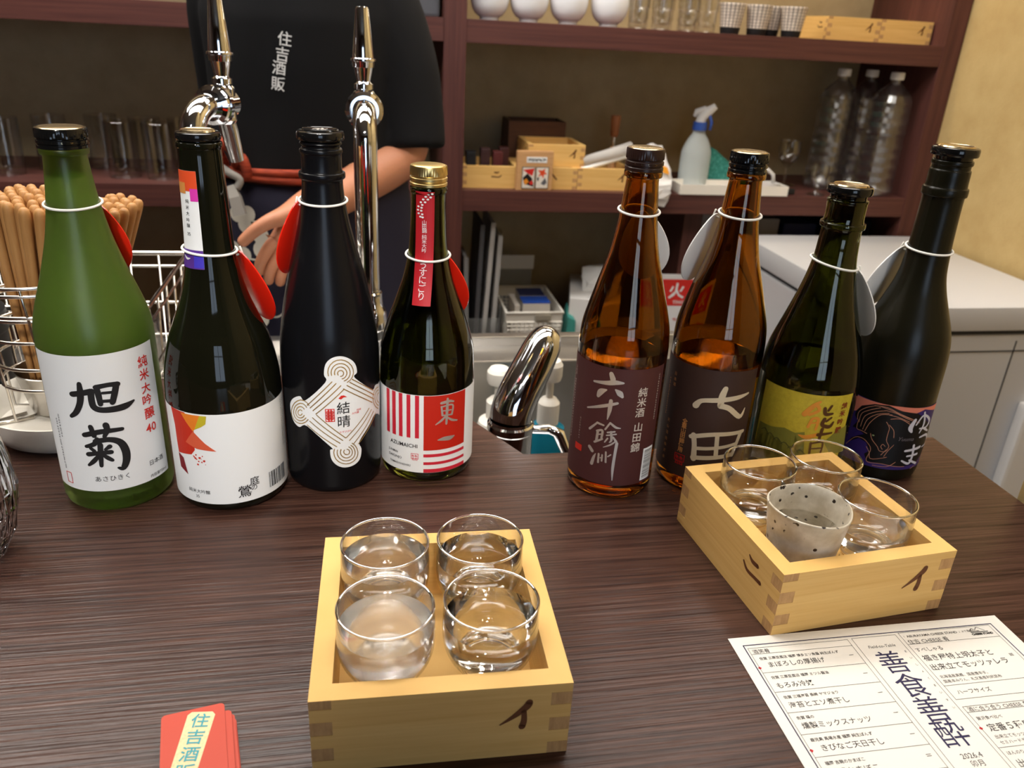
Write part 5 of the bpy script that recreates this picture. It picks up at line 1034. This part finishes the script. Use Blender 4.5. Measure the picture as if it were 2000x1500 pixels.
# picture-card box with two cards
M_kiri = mat('paulownia_wood', srgb(206, 160, 112), .6, mix=(srgb(190, 142, 92), (10, 10, 200), .3, .7))
t = thing('card_box', 'small wooden box with two flower picture cards on its front', 'box', (.366, 1.908, ZL), math.radians(3))
MB().box(0, .088, 0, .018, 0, .092).build('box_body', M_kiri, t, bevel=.0015)
MB().box(.022, .072, -.0006, 0, .066, .079).build('title_plate', M_paper, t)
P = Print(); 
for i in range(9): P.microcol(.027+i*.005, .0725, 1, .008, .01, i)
P.build('lettering', M_ink, lambda u, v: (u, -.0008, v), t)
for x0 in (.012, .046):
    c = MB().box(x0, x0+.032, -.0012, 0, .005, .056).build('picture_card', M_black, t)
    P = Print(); P.rect(x0+.0014, .0064, x0+.0306, .0546); P.build('card_face', mat('card_face', srgb(226, 218, 206), .5), lambda u, v: (u, -.0014, v), c)
    cols = [((206, 36, 30), [(0, .044), (.029, .048), (.024, .030), (.012, .036)]), ((16, 14, 14), [(.001, .026), (.012, .036), (.024, .024), (.028, .004), (.016, .008), (.004, .012)]), ((226, 140, 40), [(.002, .018), (.010, .024), (.016, .016), (.008, .008)]), ((200, 40, 34), [(.016, .014), (.024, .020), (.028, .012), (.022, .008)])] if x0 < .03 else [((220, 74, 30), [(.003, .044), (.010, .036), (.004, .028), (.013, .032), (.018, .024), (.019, .034), (.027, .034), (.020, .040), (.022, .048), (.014, .043)]), ((16, 14, 14), [(.002, .026), (.007, .027), (.006, .018), (.003, .019)]), ((90, 90, 96), [(.012, .012), (.022, .026), (.027, .014), (.020, .008)])]
    for j, (cc, pl) in enumerate(cols):
        P = Print(); P.poly([(x0+.0014+a, .005+b_) for a, b_ in pl]); P.build('flower_art', mat('art_%d_%d_%d' % cc, srgb(*cc), .5), (lambda d: (lambda u, v: (u, -.00155-d*.0001, v)))(j), c)
# whisk / tool with wooden handle, plastic tube bag
t = thing('wooden_tool', 'wooden-handled tool standing upright in the tray', 'tool', (.640, 2.045, ZL+.009))
for nm, pr, m in (('lower_grip', [(0, 0), (.010, 0), (.011, .01), (.010, .075), (.006, .082), (0, .083)], M_kiri), ('shaft', [(.004, .082), (.004, .108), (0, .108)], M_chrome), ('upper_grip', [(0, .106), (.008, .106), (.011, .112), (.0125, .150), (.0120, .158), (0, .159)], mat('tool_wood', srgb(132, 78, 42), .5))): lathe(nm, pr, m, t, 24, 40)
M_film = mat('milky_film', srgb(222, 218, 212), .3, trans=.35, ior=1.1)
def crumple(name, label, cat, pts, loc, m, seed, sc=.012, sub=2):
    bm = bmesh.new(); vs = [bm.verts.new(p) for p in pts]; bmesh.ops.convex_hull(bm, input=vs)
    bmesh.ops.triangulate(bm, faces=bm.faces); bmesh.ops.subdivide_edges(bm, edges=bm.edges, cuts=sub, use_grid_fill=True)
    rnd = random.Random(seed)
    for v in bm.verts: v.co += Vector((rnd.uniform(-1, 1), rnd.uniform(-1, 1), rnd.uniform(-.6, 1)))*sc*.35
    me = bpy.data.meshes.new(name); bm.to_mesh(me); bm.free(); me.materials.append(m)
    o = bpy.data.objects.new(name, me); COL.objects.link(o); o.location = loc; tag(o, label, cat); return o
t = thing('film_roll', 'roll of milky plastic film lying across the tray', 'plastic roll', (.600, 1.952, ZL+BH+.014))
V, F = tube_g([(-.062, 0, 0), (.0, .004, .016), (.062, .010, .034)], [.0115, .014, .016], 16); mesh('film', V, F, M_film, t, True)
lathe('core', [(.004, -.075), (.006, -.075), (.006, .09), (.004, .09)], M_paper, t, 16, 40).rotation_euler = (0, math.radians(74), 0.1)
crumple('plastic_bag', 'white plastic bag with orange print hanging over the shelf edge', 'plastic bag', [(-.03, .06, .0), (.03, .07, 0), (-.034, .0, -.0), (.034, 0, 0), (-.012, .02, .112), (.018, .02, .105), (.042, -.006, .03), (-.034, -.008, .02), (.03, -.012, .01), (-.01, .06, .10), (.046, .02, .05)], (.712, 1.905, ZL+.004), mat('bag_film', srgb(228, 224, 220), .35), 3)
bag = bpy.data.objects['plastic_bag']
fl = crumple('bag_corner', '', '', [(-.030, -.010, .022), (.038, -.010, .030), (-.026, -.022, .018), (.036, -.024, .022), (-.022, -.016, -.030), (.026, -.014, -.034), (.034, -.022, -.012), (-.026, -.024, -.012)], (0, 0, 0), MATS['bag_film'], 5, .006); fl.parent = bag; del fl['label'], fl['category']
P = Print(); P.poly([(.010, .066), (.026, .060), (.032, .044), (.014, .048)]); P.build('orange_print', mat('bag_orange', srgb(240, 160, 40), .5), lambda u, v: (u, -.0135+.26*(v-.03), v), bag)
# spray bottle
M_milky = mat('milky_bottle', srgb(222, 230, 230), .3, trans=.45, ior=1.2)
t = thing('spray_bottle', 'milky spray bottle with blue collar on the lower shelf', 'spray bottle', (.846, 1.992, ZL))
o = lathe('bottle_body', crspl([(0, .002), (.030, 0), (.038, .004), (.0395, .016), (.0395, .080), (.037, .098), (.028, .120), (.018, .134), (.0155, .140), (.0155, .146), (0, .147)], 3), M_milky, t, 40, 50); o.scale = (1, .7, 1)
lathe('collar', [(0, .144), (.0175, .144), (.0180, .147), (.0170, .164), (0, .165)], mat('blue_plastic', srgb(58, 92, 178), .4), t, 32, 40)
b = MB(); V, F = tube_g([(0, 0, .162), (.003, 0, .178), (.014, -.006, .190), (.030, -.012, .204)], [.013, .0135, .012, .008], 14); b.add(V, F); V, F = tube_g([(.010, -.004, .194), (-.012, .004, .186), (-.016, .006, .176)], [.010, .009, .004], 12); b.add(V, F); h_ = b.build('trigger_head', M_white, t, smooth=60)
V, F = tube_g([(.018, -.010, .182), (.024, -.014, .164), (.022, -.014, .146)], .004, 8); mesh('trigger', V, F, MATS['blue_plastic'], h_, True)
# teal cloth heap on a white tray
t = thing('plastic_tray', 'shallow white plastic tray under the teal cloth', 'tray', (.778, 1.897, ZL))
b = MB().box(0, .29, 0, .082, 0, .004).box(0, .29, 0, .004, .004, .024).box(0, .29, .078, .082, .004, .024).box(0, .004, .004, .078, .004, .024).box(.286, .29, .004, .078, .004, .024); b.build('tray_body', M_whiteplastic, t)
M_teal = mat('teal_cloth', srgb(44, 128, 118), .85, mix=(srgb(86, 168, 156), (300, 300, 120), .5, .6))
crumple('folded_cloth', 'teal patterned cloth heaped beside the spray bottle', 'cloth', [(-.06, -.03, 0), (.10, -.03, 0), (.11, .04, 0), (-.06, .04, 0), (-.045, .0, .105), (-.02, .01, .095), (.03, 0, .06), (.09, 0, .022), (-.05, .03, .08)], (.925, 2.022, ZL+.003), M_teal, 9, .006)
# white handled scoop, clip on the tray
t = thing('white_scoop', 'white plastic scoop leaning in the tray beside the amber bottle cap', 'scoop', (1.035, 1.935, ZL+.005))
V, F = tube_g([(-.055, 0, .062), (-.012, 0, .054), (.004, 0, .042), (.008, 0, .022)], .0048, 10); mesh('handle', V, F, M_white, t, True)
lathe('scoop_bowl', [(0, 0), (.018, .001), (.022, .012), (.024, .022), (.022, .022), (.018, .006), (0, .004)], M_white, t, 24, 40)
crumple('pink_sponge', 'small pink sponge in the white tray', 'sponge', [(-.02, -.01, 0), (.02, -.01, 0), (.02, .012, 0), (-.02, .012, 0), (-.018, -.01, .02), (.018, -.008, .018), (.0, .012, .026)], (.985, 1.935, ZL+.006), mat('pink_foam', srgb(228, 150, 136), .9), 4, .004)
o = MB().box(-.012, .012, -.006, .006, 0, .014).build('black_clip', M_black, None, bevel=.002); o.location = (1.088, 1.925, ZL+.0005); tag(o, 'black clip on the lower shelf beside the white tray', 'clip')
# goblets
gp = [(0, 0), (.022, 0), (.0225, .002), (.010, .006), (.0055, .014), (.0055, .020), (.012, .028), (.020, .040), (.0228, .056), (.0215, .076), (.0207, .076), (.0218, .056), (.0190, .041), (.011, .030), (0, .027)]
o = lathe('goblet', gp, M_thin, None, 40, 38); fix_normals(o); o.location = (1.162, 1.925, ZL); tag(o, 'small clear goblet at the front of the lower shelf', 'glass')
wp = [(0, 0), (.030, 0), (.030, .002), (.006, .005), (.0035, .012), (.0035, .048), (.012, .056), (.026, .072), (.030, .090), (.0265, .118), (.0258, .118), (.029, .090), (.025, .073), (.010, .058), (0, .056)]
o = lathe('wine_glass', wp, M_thin, None, 40, 38); fix_normals(o); o.location = (1.142, 2.06, ZL); tag(o, 'clear wine glass behind the small goblet, lower shelf', 'glass')
# PET bottles
def pet(label, x, y, rz):
    t = thing('water_bottle', label, 'plastic bottle', (x, y, ZL), rz, group='large water bottles on the lower shelf')
    n = 32; V = []; F = []
    prf = [(.030, 0), (.044, .004), (.048, .014)]+[(.0478-.0030*(i % 2), .026+.0125*i) for i in range(9)]+[(.044, .142), (.044, .152)]+[(.0478-.0030*(i % 2), .160+.0125*i) for i in range(6)]+[(.047, .234), (.040, .250), (.026, .268), (.0145, .278), (.0135, .286)]
    for r, z in prf:
        sq = 0 if z > .262 else .16
        for i in range(n):
            a = 2*PI*i/n; k_ = 1+sq*(abs(math.sin(2*a))**1.5)*.9; V.append((r*k_*math.cos(a), r*k_*.92*math.sin(a), z))
    m_ = len(prf)
    for j in range(m_-1):
        for i in range(n): l = (i+1) % n; F.append((j*n+i, j*n+l, (j+1)*n+l, (j+1)*n+i))
    F.append(tuple(reversed(range(n)))); F.append(tuple(range((m_-1)*n, m_*n)))
    o = sharp(mesh('bottle_body', V, F, M_petfilm, t), 12)
    lathe('bottle_cap', [(0, .2865), (.0155, .2865), (.0165, .288), (.0165, .302), (.0155, .304), (0, .304)], M_white, t, 32, 35)
pet('large empty water bottle nearest the goblet, lower shelf', 1.238, 2.03, .5); pet('large empty water bottle behind the others at the shelf end', 1.342, 2.068, .35); pet('large empty water bottle at the front against the right upright', 1.337, 1.950, .4)

# lower bay under the shelf
t = thing('file_stand', 'clear stand with grey document folders below the shelf', 'file stand', (.250, 1.935, ZB))
MB().box(0, .098, 0, .003, 0, .10).box(0, .098, .18, .183, 0, .17).box(0, .003, .003, .18, 0, .13).box(.095, .098, .003, .18, 0, .13).box(.003, .095, .003, .18, 0, .003).build('stand_body', M_clearplastic, t)
for i, (x, tilt, h_, c) in enumerate([(.262, -.03, .255, (.30, .30, .31)), (.284, .03, .34, (.10, .10, .11)), (.304, .05, .345, (.55, .53, .52)), (.328, .04, .31, (.45, .44, .43))]):
    b = MB().box(-.004, .004, 0, .16, 0, h_).box(-.0055, .0055, -.0012, 0, .0, h_); o = b.build('document_folder', mat('folder_%d' % i, c, .35), None); o.location = (x, 1.946, ZB+.0035); o.rotation_euler = (0, tilt, 0)
    tag(o, ['pale thin folder nearest the upright in the clear stand', 'black folder in the clear stand', 'tallest pale grey folder in the clear stand', 'light grey folder nearest the white basket'][i], 'folder', 'folders in the clear stand')
t = thing('plastic_basket', 'white perforated plastic basket below the shelf', 'basket', (.362, 1.925, ZB))
BX, BY, BZ = .150, .23, .118
def bx_pt(u, v, s): # tapered wall
    k_ = .90+.10*v/BZ
    return {'f': ((u-.5)*BX*k_+BX/2, BY/2-BY/2*k_, v), 'b': ((u-.5)*BX*k_+BX/2, BY/2+BY/2*k_, v), 'l': (BX/2-BX/2*k_, (u-.5)*BY*k_+BY/2, v), 'r': (BX/2+BX/2*k_, (u-.5)*BY*k_+BY/2, v)}[s]
b = MB()
for s_, nn in (('f', 12), ('b', 12), ('l', 16), ('r', 16)):
    for i in range(nn+1):
        u = i/nn; a, c = Vector(bx_pt(u, .012, s_)), Vector(bx_pt(u, .092, s_)); V, F = tube_g([a, c], .0026, 4); b.add(V, F)
    for j in range(8):
        v = .016+j*.0108; V, F = tube_g([bx_pt(0, v, s_), bx_pt(1, v, s_)], .0024, 4); b.add(V, F)
b.build('lattice_wall', M_whiteplastic, t)
b = MB()
for s_ in 'fblr':
    P4 = [Vector(bx_pt(0, .090, s_)), Vector(bx_pt(1, .090, s_)), Vector(bx_pt(1, BZ, s_)), Vector(bx_pt(0, BZ, s_))]; b.add(P4, [(0, 1, 2, 3)])
o = b.build('rim_band', M_whiteplastic, t); sm = o.modifiers.new('wall', 'SOLIDIFY'); sm.thickness = .003
V, F = tube_g([bx_pt(0, BZ, 'f'), bx_pt(1, BZ, 'f'), bx_pt(1, BZ, 'b'), bx_pt(0, BZ, 'b')], .0035, 8, True); mesh('rim', V, F, M_whiteplastic, t, True)
MB().box(.010, BX-.010, .014, BY-.014, .006, .012).build('basket_floor', M_whiteplastic, t)
MB().box(BX*.5, BX*.78, -.004, 0, .098, .112).build('label_slot', mat('slot_grey', srgb(150, 142, 128), .6), t)
for i, (x0, x1, y0, y1, z1, c, nm, lb_) in enumerate([(.052, .126, .052, .105, .128, (40, 86, 190), 'card_pack', 'bright blue card pack in the white basket'), (.052, .122, .108, .165, .132, (22, 30, 66), 'card_pack', 'navy card pack behind the blue one in the basket'), (.030, .044, .05, .15, .120, (214, 206, 196), 'card_pack', 'cream card pack along the side of the basket')]):
    q = MB().box(x0, x1, y0, y1, .0, z1-.015).build(nm, mat('pack_side', srgb(214, 208, 200), .6), None); q.location = (.362, 1.925, ZB+.0125); tag(q, lb_, 'card pack', 'card packs in the white basket')
    MB().box(x0, x1, y0, y1, z1-.0149, z1-.011).build('pack_lid', mat('pack_top_%d' % i, srgb(*c), .5), q)
t = thing('header_package', 'clear package with white header card and red square', 'package', (.365, 2.172, ZB))
MB().box(0, .11, 0, .02, 0, .165).build('pouch', mat('grey_pouch', srgb(150, 152, 150), .4), t, bevel=.004)
hc = MB().box(-.004, .114, -.002, 0, .165, .205).build('header_card', M_paper, t); MB().box(.004, .018, -.0028, -.0021, .178, .198).build('red_square', M_red, hc)
# tissue box
t = thing('tissue_box', 'grey-white tissue box with a tissue pulled out', 'tissue box', (.535, 1.955, ZB+.03), math.radians(-14))
MB().box(0, .115, 0, .23, 0, .118).build('carton', M_white, t, bevel=.002); MB().box(-.0008, 0, .0, .23, 0, .1175).build('side_panel', mat('grey_card', srgb(150, 148, 146), .6), t)
q = crumple('tissue', '', '', [(.03, .07, .117), (.09, .06, .117), (.05, .17, .117), (.075, .16, .117), (.03, .12, .17), (.10, .10, .185), (.085, .16, .175), (.06, .08, .15)], (0, 0, 0), M_paper, 2, .010); q.parent = t; del q['label'], q['category']
crumple('teal_pouch', 'teal pouch between the basket and the tissue box', 'pouch', [(0, 0, 0), (.03, 0, 0), (.03, .09, 0), (0, .09, 0), (.004, .01, .10), (.026, .01, .09), (.015, .08, .12)], (.524, 1.925, ZB+.001), mat('teal_plastic', srgb(60, 140, 132), .5), 6, .003)
o = MB().box(0, .285, 0, .20, 0, .028).build('storage_case', mat('frosted_case', srgb(206, 206, 204), .4), None, bevel=.003); o.location = (.528, 1.945, ZB); tag(o, 'flat frosted plastic case under the tissue box', 'case')
# red and white sign
t = thing('fire_sign', 'white sign with a red field and fire lettering', 'sign', (.760, 1.948, ZB), math.radians(-2))
MB().box(0, .125, 0, .004, 0, .215).build('sign_board', M_white, t)
P = Print(); P.rect(.004, .128, .110, .202); P.build('red_field', M_red, lambda u, v: (u, -.0004, v), t)
P = Print(); P.text('火', .067, .170, .046, .02); P.text('TING', .0745, .138, .013, .01, sx=1.05); P.build('lettering', M_paper, lambda u, v: (u, -.0008, v), t)
P = Print(); P.microcol(.070, .088, 1, .014, .01); P.microcol(.082, .085, 1, .014, .01, 8); P.build('lettering', mat('pink_ink', srgb(220, 110, 100), .6), lambda u, v: (u, -.0008, v), t)
# boxes right of the support, above the freezer
for i, (x0, x1, y0, z0, z1, c, lb_) in enumerate([(.885, 1.03, 2.0, -.42, -.055, (150, 146, 148), 'tall grey carton beside the shelf support'), (1.05, 1.13, 2.02, -.42, -.07, (170, 168, 168), 'pale grey carton behind the freezer'), (1.15, 1.25, 2.03, -.42, -.085, (36, 46, 92), 'navy blue carton behind the freezer'), (1.26, 1.395, 2.0, -.42, -.07, (22, 22, 30), 'black carton at the end of the lower bay')]):
    b = MB().box(0, x1-x0, 0, .17, 0, z1-z0); o = b.build('carton', mat('carton_%d' % i, srgb(*c), .5), None, bevel=.003); o.location = (x0, y0, ZB+.0003); tag(o, lb_, 'carton', 'cartons in the lower bay')
# ================================================================ the person behind the counter
PX, PY = -.085, 1.475
ps = thing('person', 'person in a black t-shirt and navy apron behind the counter', 'person', (PX, PY, FZ))
def rel(p): return (p[0]-PX, p[1]-PY, p[2]-FZ)
SKV = []; SKR = []; SKE = []
def sv(p, r, prev=None):
    SKV.append(rel(p)); SKR.append(r if isinstance(r, tuple) else (r, r))
    if prev is not None: SKE.append((prev, len(SKV)-1))
    return len(SKV)-1
pel = sv((PX, PY, .0), (.125, .095))
sp = sv((PX, PY, .17), (.118, .09), pel); chs = sv((PX, PY, .33), (.125, .09), sp); nb = sv((PX, PY, .47), (.062, .058), chs); nk = sv((PX, PY-.01, .53), (.052, .052), nb)
hd = sv((PX, PY-.02, .60), (.068, .080), nk); hd2 = sv((PX, PY-.02, .67), (.074, .090), hd); hd3 = sv((PX, PY-.01, .735), (.062, .072), hd2)
# left arm (towards the right of the picture), forearm across the body
cl = sv((PX+.085, PY, .435), (.056, .055), chs); shd = sv((PX+.135, PY-.005, .40), .050, cl); e0 = sv((PX+.163, PY-.02, .28), .045, shd); el = sv((PX+.168, PY-.035, .165), .042, e0)
fa1 = sv((PX+.100, PY-.10, .135), .040, el); fa2 = sv((PX+.045, PY-.165, .112), .032, fa1); wr = sv((PX+.005, PY-.20, .100), (.026, .022), fa2)
pm = sv((-.118, 1.255, .082), (.027, .018), wr)
for chn in ([(-.136, 1.232, .093, .012), (-.160, 1.228, .078, .0105), (-.183, 1.228, .056, .0090)],):
    a = wr
    for x, y, z, r in chn: a = sv((x, y, z), r, a)
for chn in ([(-.140, 1.240, .052, .0105), (-.156, 1.238, .026, .0095), (-.160, 1.246, .004, .0080)], [(-.128, 1.246, .040, .0105), (-.144, 1.242, .010, .0098), (-.148, 1.252, -.012, .0082)], [(-.114, 1.252, .034, .0100), (-.128, 1.248, .003, .0092), (-.131, 1.258, -.016, .0078)], [(-.101, 1.258, .034, .0092), (-.111, 1.255, .006, .0080), (-.113, 1.264, -.010, .0070)]):
    a = pm
    for x, y, z, r in chn: a = sv((x, y, z), r, a)
# right arm, hanging behind the body
cr = sv((PX-.085, PY+.02, .435), (.055, .052), chs); s2 = sv((PX-.130, PY+.035, .40), .050, cr); e2 = sv((PX-.135, PY+.11, .17), .040, s2); w2 = sv((PX-.13, PY+.02, -.02), .027, e2); h2 = sv((PX-.125, PY-.01, -.07), (.034, .018), w2)
for k_ in range(4): sv((PX-.150+.018*k_, PY-.03, -.15+.008*abs(k_-1)), .0085, h2)
sv((PX-.085, PY-.04, -.09), .010, h2)
# legs
for s_ in (-1, 1):
    hp = sv((PX+.085*s_, PY, -.06), .092, pel); kn = sv((PX+.09*s_, PY-.01, -.46), .058, hp); an = sv((PX+.09*s_, PY+.01, -.87), .040, kn); sv((PX+.095*s_, PY-.12, -.915), (.040, .030), an)
me = bpy.data.meshes.new('body'); me.from_pydata(SKV, SKE, []); bd = bpy.data.objects.new('body', me); COL.objects.link(bd); bd.parent = ps
md = bd.modifiers.new('skin', 'SKIN'); md.use_smooth_shade = True
sd = me.skin_vertices[0].data if len(me.skin_vertices) else me.skin_vertices.new().data
for v, r in zip(sd, SKR): v.radius = r
sd[0].use_root = True
ss = bd.modifiers.new('sub', 'SUBSURF'); ss.levels = 2; ss.render_levels = 2
me.materials.append(mat('skin', srgb(192, 130, 98), .5, sub=.12, bump=((300, 300, 300), .15)))
# simple face and hair on the head (above the picture)
hb = MB()
V, F = lathe_g(crspl([(0, -.05), (.05, -.048), (.086, -.01), (.094, .04), (.080, .085), (.045, .112), (0, .120)], 3), 32)
hair = mesh('hair', [(x, y*1.1, z) for x, y, z in V], F, mat('black_hair', (.012, .010, .009), .5), ps, True); hair.location = rel((PX, PY+.012, .690))
for s_ in (-1, 1):
    V, F = lathe_g([(0, -.006), (.010, -.004), (.011, 0), (.008, .005), (0, .006)], 16); e_ = mesh('eye', [(x, y*.5, z*.8) for x, y, z in V], F, M_ink, ps, True); e_.location = rel((PX+.032*s_, PY-.100, .655))
    V, F = lathe_g([(0, -.03), (.012, -.022), (.016, .01), (.010, .028), (0, .03)], 16); e_ = mesh('ear', [(x*.5, y, z) for x, y, z in V], F, MATS['skin'], ps, True); e_.location = rel((PX+.078*s_, PY-.015, .64))
V, F = tube_g([(0, 0, .03), (0, -.012, .005), (0, -.016, -.008), (0, -.004, -.014)], [.006, .009, .012, .006], 12); e_ = mesh('nose', V, F, MATS['skin'], ps, True); e_.location = rel((PX, PY-.100, .635))
V, F = tube_g([(-.024, .004, 0), (0, -.003, -.001), (.024, .004, 0)], [.002, .005, .002], 10); e_ = mesh('mouth', V, F, mat('lip', srgb(170, 90, 80), .5), ps, True); e_.location = rel((PX, PY-.098, .592))
# black t-shirt: torso and two sleeves fused by a remesh
def loft(rings, n=48, cap=True, fold=0):
    V = []; F = []
    for j, (c, rx, ry, ax) in enumerate(rings):
        for i in range(n):
            a = 2*PI*i/n; k_ = 1+fold*(math.sin(5*a+j*.7)+.6*math.sin(9*a-j*1.1))
            V.append((c[0]+rx*k_*math.cos(a), c[1]+ry*k_*math.sin(a), c[2]+ax*math.cos(a)))
    for j in range(len(rings)-1):
        for i in range(n): l = (i+1) % n; F.append((j*n+i, j*n+l, (j+1)*n+l, (j+1)*n+i))
    if cap: F.append(tuple(reversed(range(n)))); F.append(tuple(range((len(rings)-1)*n, len(rings)*n)))
    return V, F
C_ = (PX, PY)
TOR = [(.128, .166, .134), (.17, .164, .133), (.23, .160, .133), (.30, .160, .134), (.37, .163, .132), (.42, .155, .122), (.46, .120, .100), (.49, .075, .075)]
V, F = loft([((PX, PY, z), rx, ry, 0) for z, rx, ry in TOR], 64, True, .010)
sh = MB(); sh.add(V, F)
for P_ in ([(PX+.05, PY, .43, .074), (PX+.105, PY-.002, .405, .075), (PX+.148, PY-.012, .31, .069), (PX+.164, PY-.022, .235, .064), (PX+.170, PY-.034, .172, .062)], [(PX-.06, PY+.02, .43, .07), (PX-.115, PY+.03, .405, .068), (PX-.128, PY+.055, .32, .062), (PX-.130, PY+.09, .21, .060)]):
    q = crspl(P_, 4); V, F = tube_g([a[:3] for a in q], [a[3] for a in q], 24); sh.add(V, F)
sh.V = [rel(v) for v in sh.V]
M_tee = mat('black_cotton', (.007, .007, .008), .85, spec=.25, bump=((700, 700, 700), .2))
tee = sh.build('t_shirt', M_tee, ps); fix_normals(tee)
rm = tee.modifiers.new('fuse', 'REMESH'); rm.mode = 'VOXEL'; rm.voxel_size = .0065; rm.use_smooth_shade = True
smo = tee.modifiers.new('soft', 'SMOOTH'); smo.factor = .5; smo.iterations = 5
def front(x, rx, ry, off): return PY-ry*math.sqrt(max(.02, 1-((x-PX)/rx)**2))-off
P = Print()
for ch, x, z in (('住', -.1075, .3420), ('吉', -.1125, .3205), ('酒', -.1185, .3010), ('販', -.1215, .2780)): P.text(ch, x, z, .0215, .010, rot=-.12)
P.build('lettering', M_paper, lambda u, v: rel((u, front(u, .163, .134, .0035), v)), tee)
# apron, sash, knot, tag, flowers
APR = [(.122, .165, .134), (.08, .170, .140), (.0, .176, .146), (-.12, .182, .152), (-.28, .188, .158), (-.44, .190, .160)]
V, F = loft([((PX, PY, z), rx, ry, 0) for z, rx, ry in APR], 64, False, .008); V = [rel(v) for v in V]
ap = mesh('apron', V, F, mat('navy_cotton', srgb(30, 28, 48), .85, bump=((600, 600, 600), .2)), ps, True); so = ap.modifiers.new('cloth', 'SOLIDIFY'); so.thickness = .002
for cx, cz, s_ in ((-.192, .068, .019), (-.158, .030, .022), (-.205, .005, .018), (-.10, -.08, .022), (-.18, -.09, .020)):
    P = Print()
    for k_ in range(3): a = k_*2.1+cx*40; P.disc(cx+s_*.62*math.cos(a), cz+s_*.62*math.sin(a), s_*.62, 14, s_*.7)
    P.stroke([(cx, cz, .004), (cx+s_*1.6, cz-.004, .003), (cx+s_*2.4, cz+.008, .003)])
    P.build('flower_print', mat('white_print', srgb(206, 200, 186), .8), lambda u, v: rel((u, front(u, .172, .143, .0045+max(0, .08-v)*.06), v)), ap, cut=.012)
M_sash = mat('orange_sash', srgb(170, 66, 36), .8, mix=(srgb(132, 46, 26), (30, 30, 260), .4, .6))
for k_, (z, dz) in enumerate(((.148, .012), (.130, -.006))):
    n = 64; Pq = [(PX+(.170+.001*k_)*math.cos(2*PI*i/n), PY+.139*math.sin(2*PI*i/n), z+dz*math.cos(2*PI*i/n-.4)*.6) for i in range(n)]
    V, F = tube_g([rel(q) for q in Pq], .0062, 10, True); mesh('sash', V, F, M_sash, ps, True)
kn_ = MB()
for Pq, r in (([(-.215, 1.378, .150), (-.222, 1.355, .178), (-.205, 1.35, .186), (-.195, 1.365, .155)], [.007, .010, .010, .006]), ([(-.200, 1.365, .150), (-.185, 1.35, .165), (-.180, 1.352, .135), (-.205, 1.365, .140)], [.006, .008, .008, .006])):
    V, F = tube_g([rel(q) for q in crspl(Pq, 4)], [x for x in [a[0] for a in crspl([(q,) for q in r], 4)]], 10); kn_.add(V, F)
kn_.build('sash_knot', M_sash, ps, smooth=60)
M_grey = mat('grey_cloth', srgb(150, 146, 140), .85)
V, F = tube_g([rel(q) for q in crspl([(-.222, 1.362, .150), (-.205, 1.345, .142), (-.190, 1.343, .132), (-.196, 1.342, .118)], 4)], .006, 10); mesh('grey_cord', V, F, M_grey, ps, True)
V, F = tube_g([rel(q) for q in [(-.204, 1.343, .122), (-.198, 1.336, .105), (-.192, 1.331, .078)]], [.008, .012, .013], 4); mesh('cloth_tab', V, F, M_grey, ps, False)
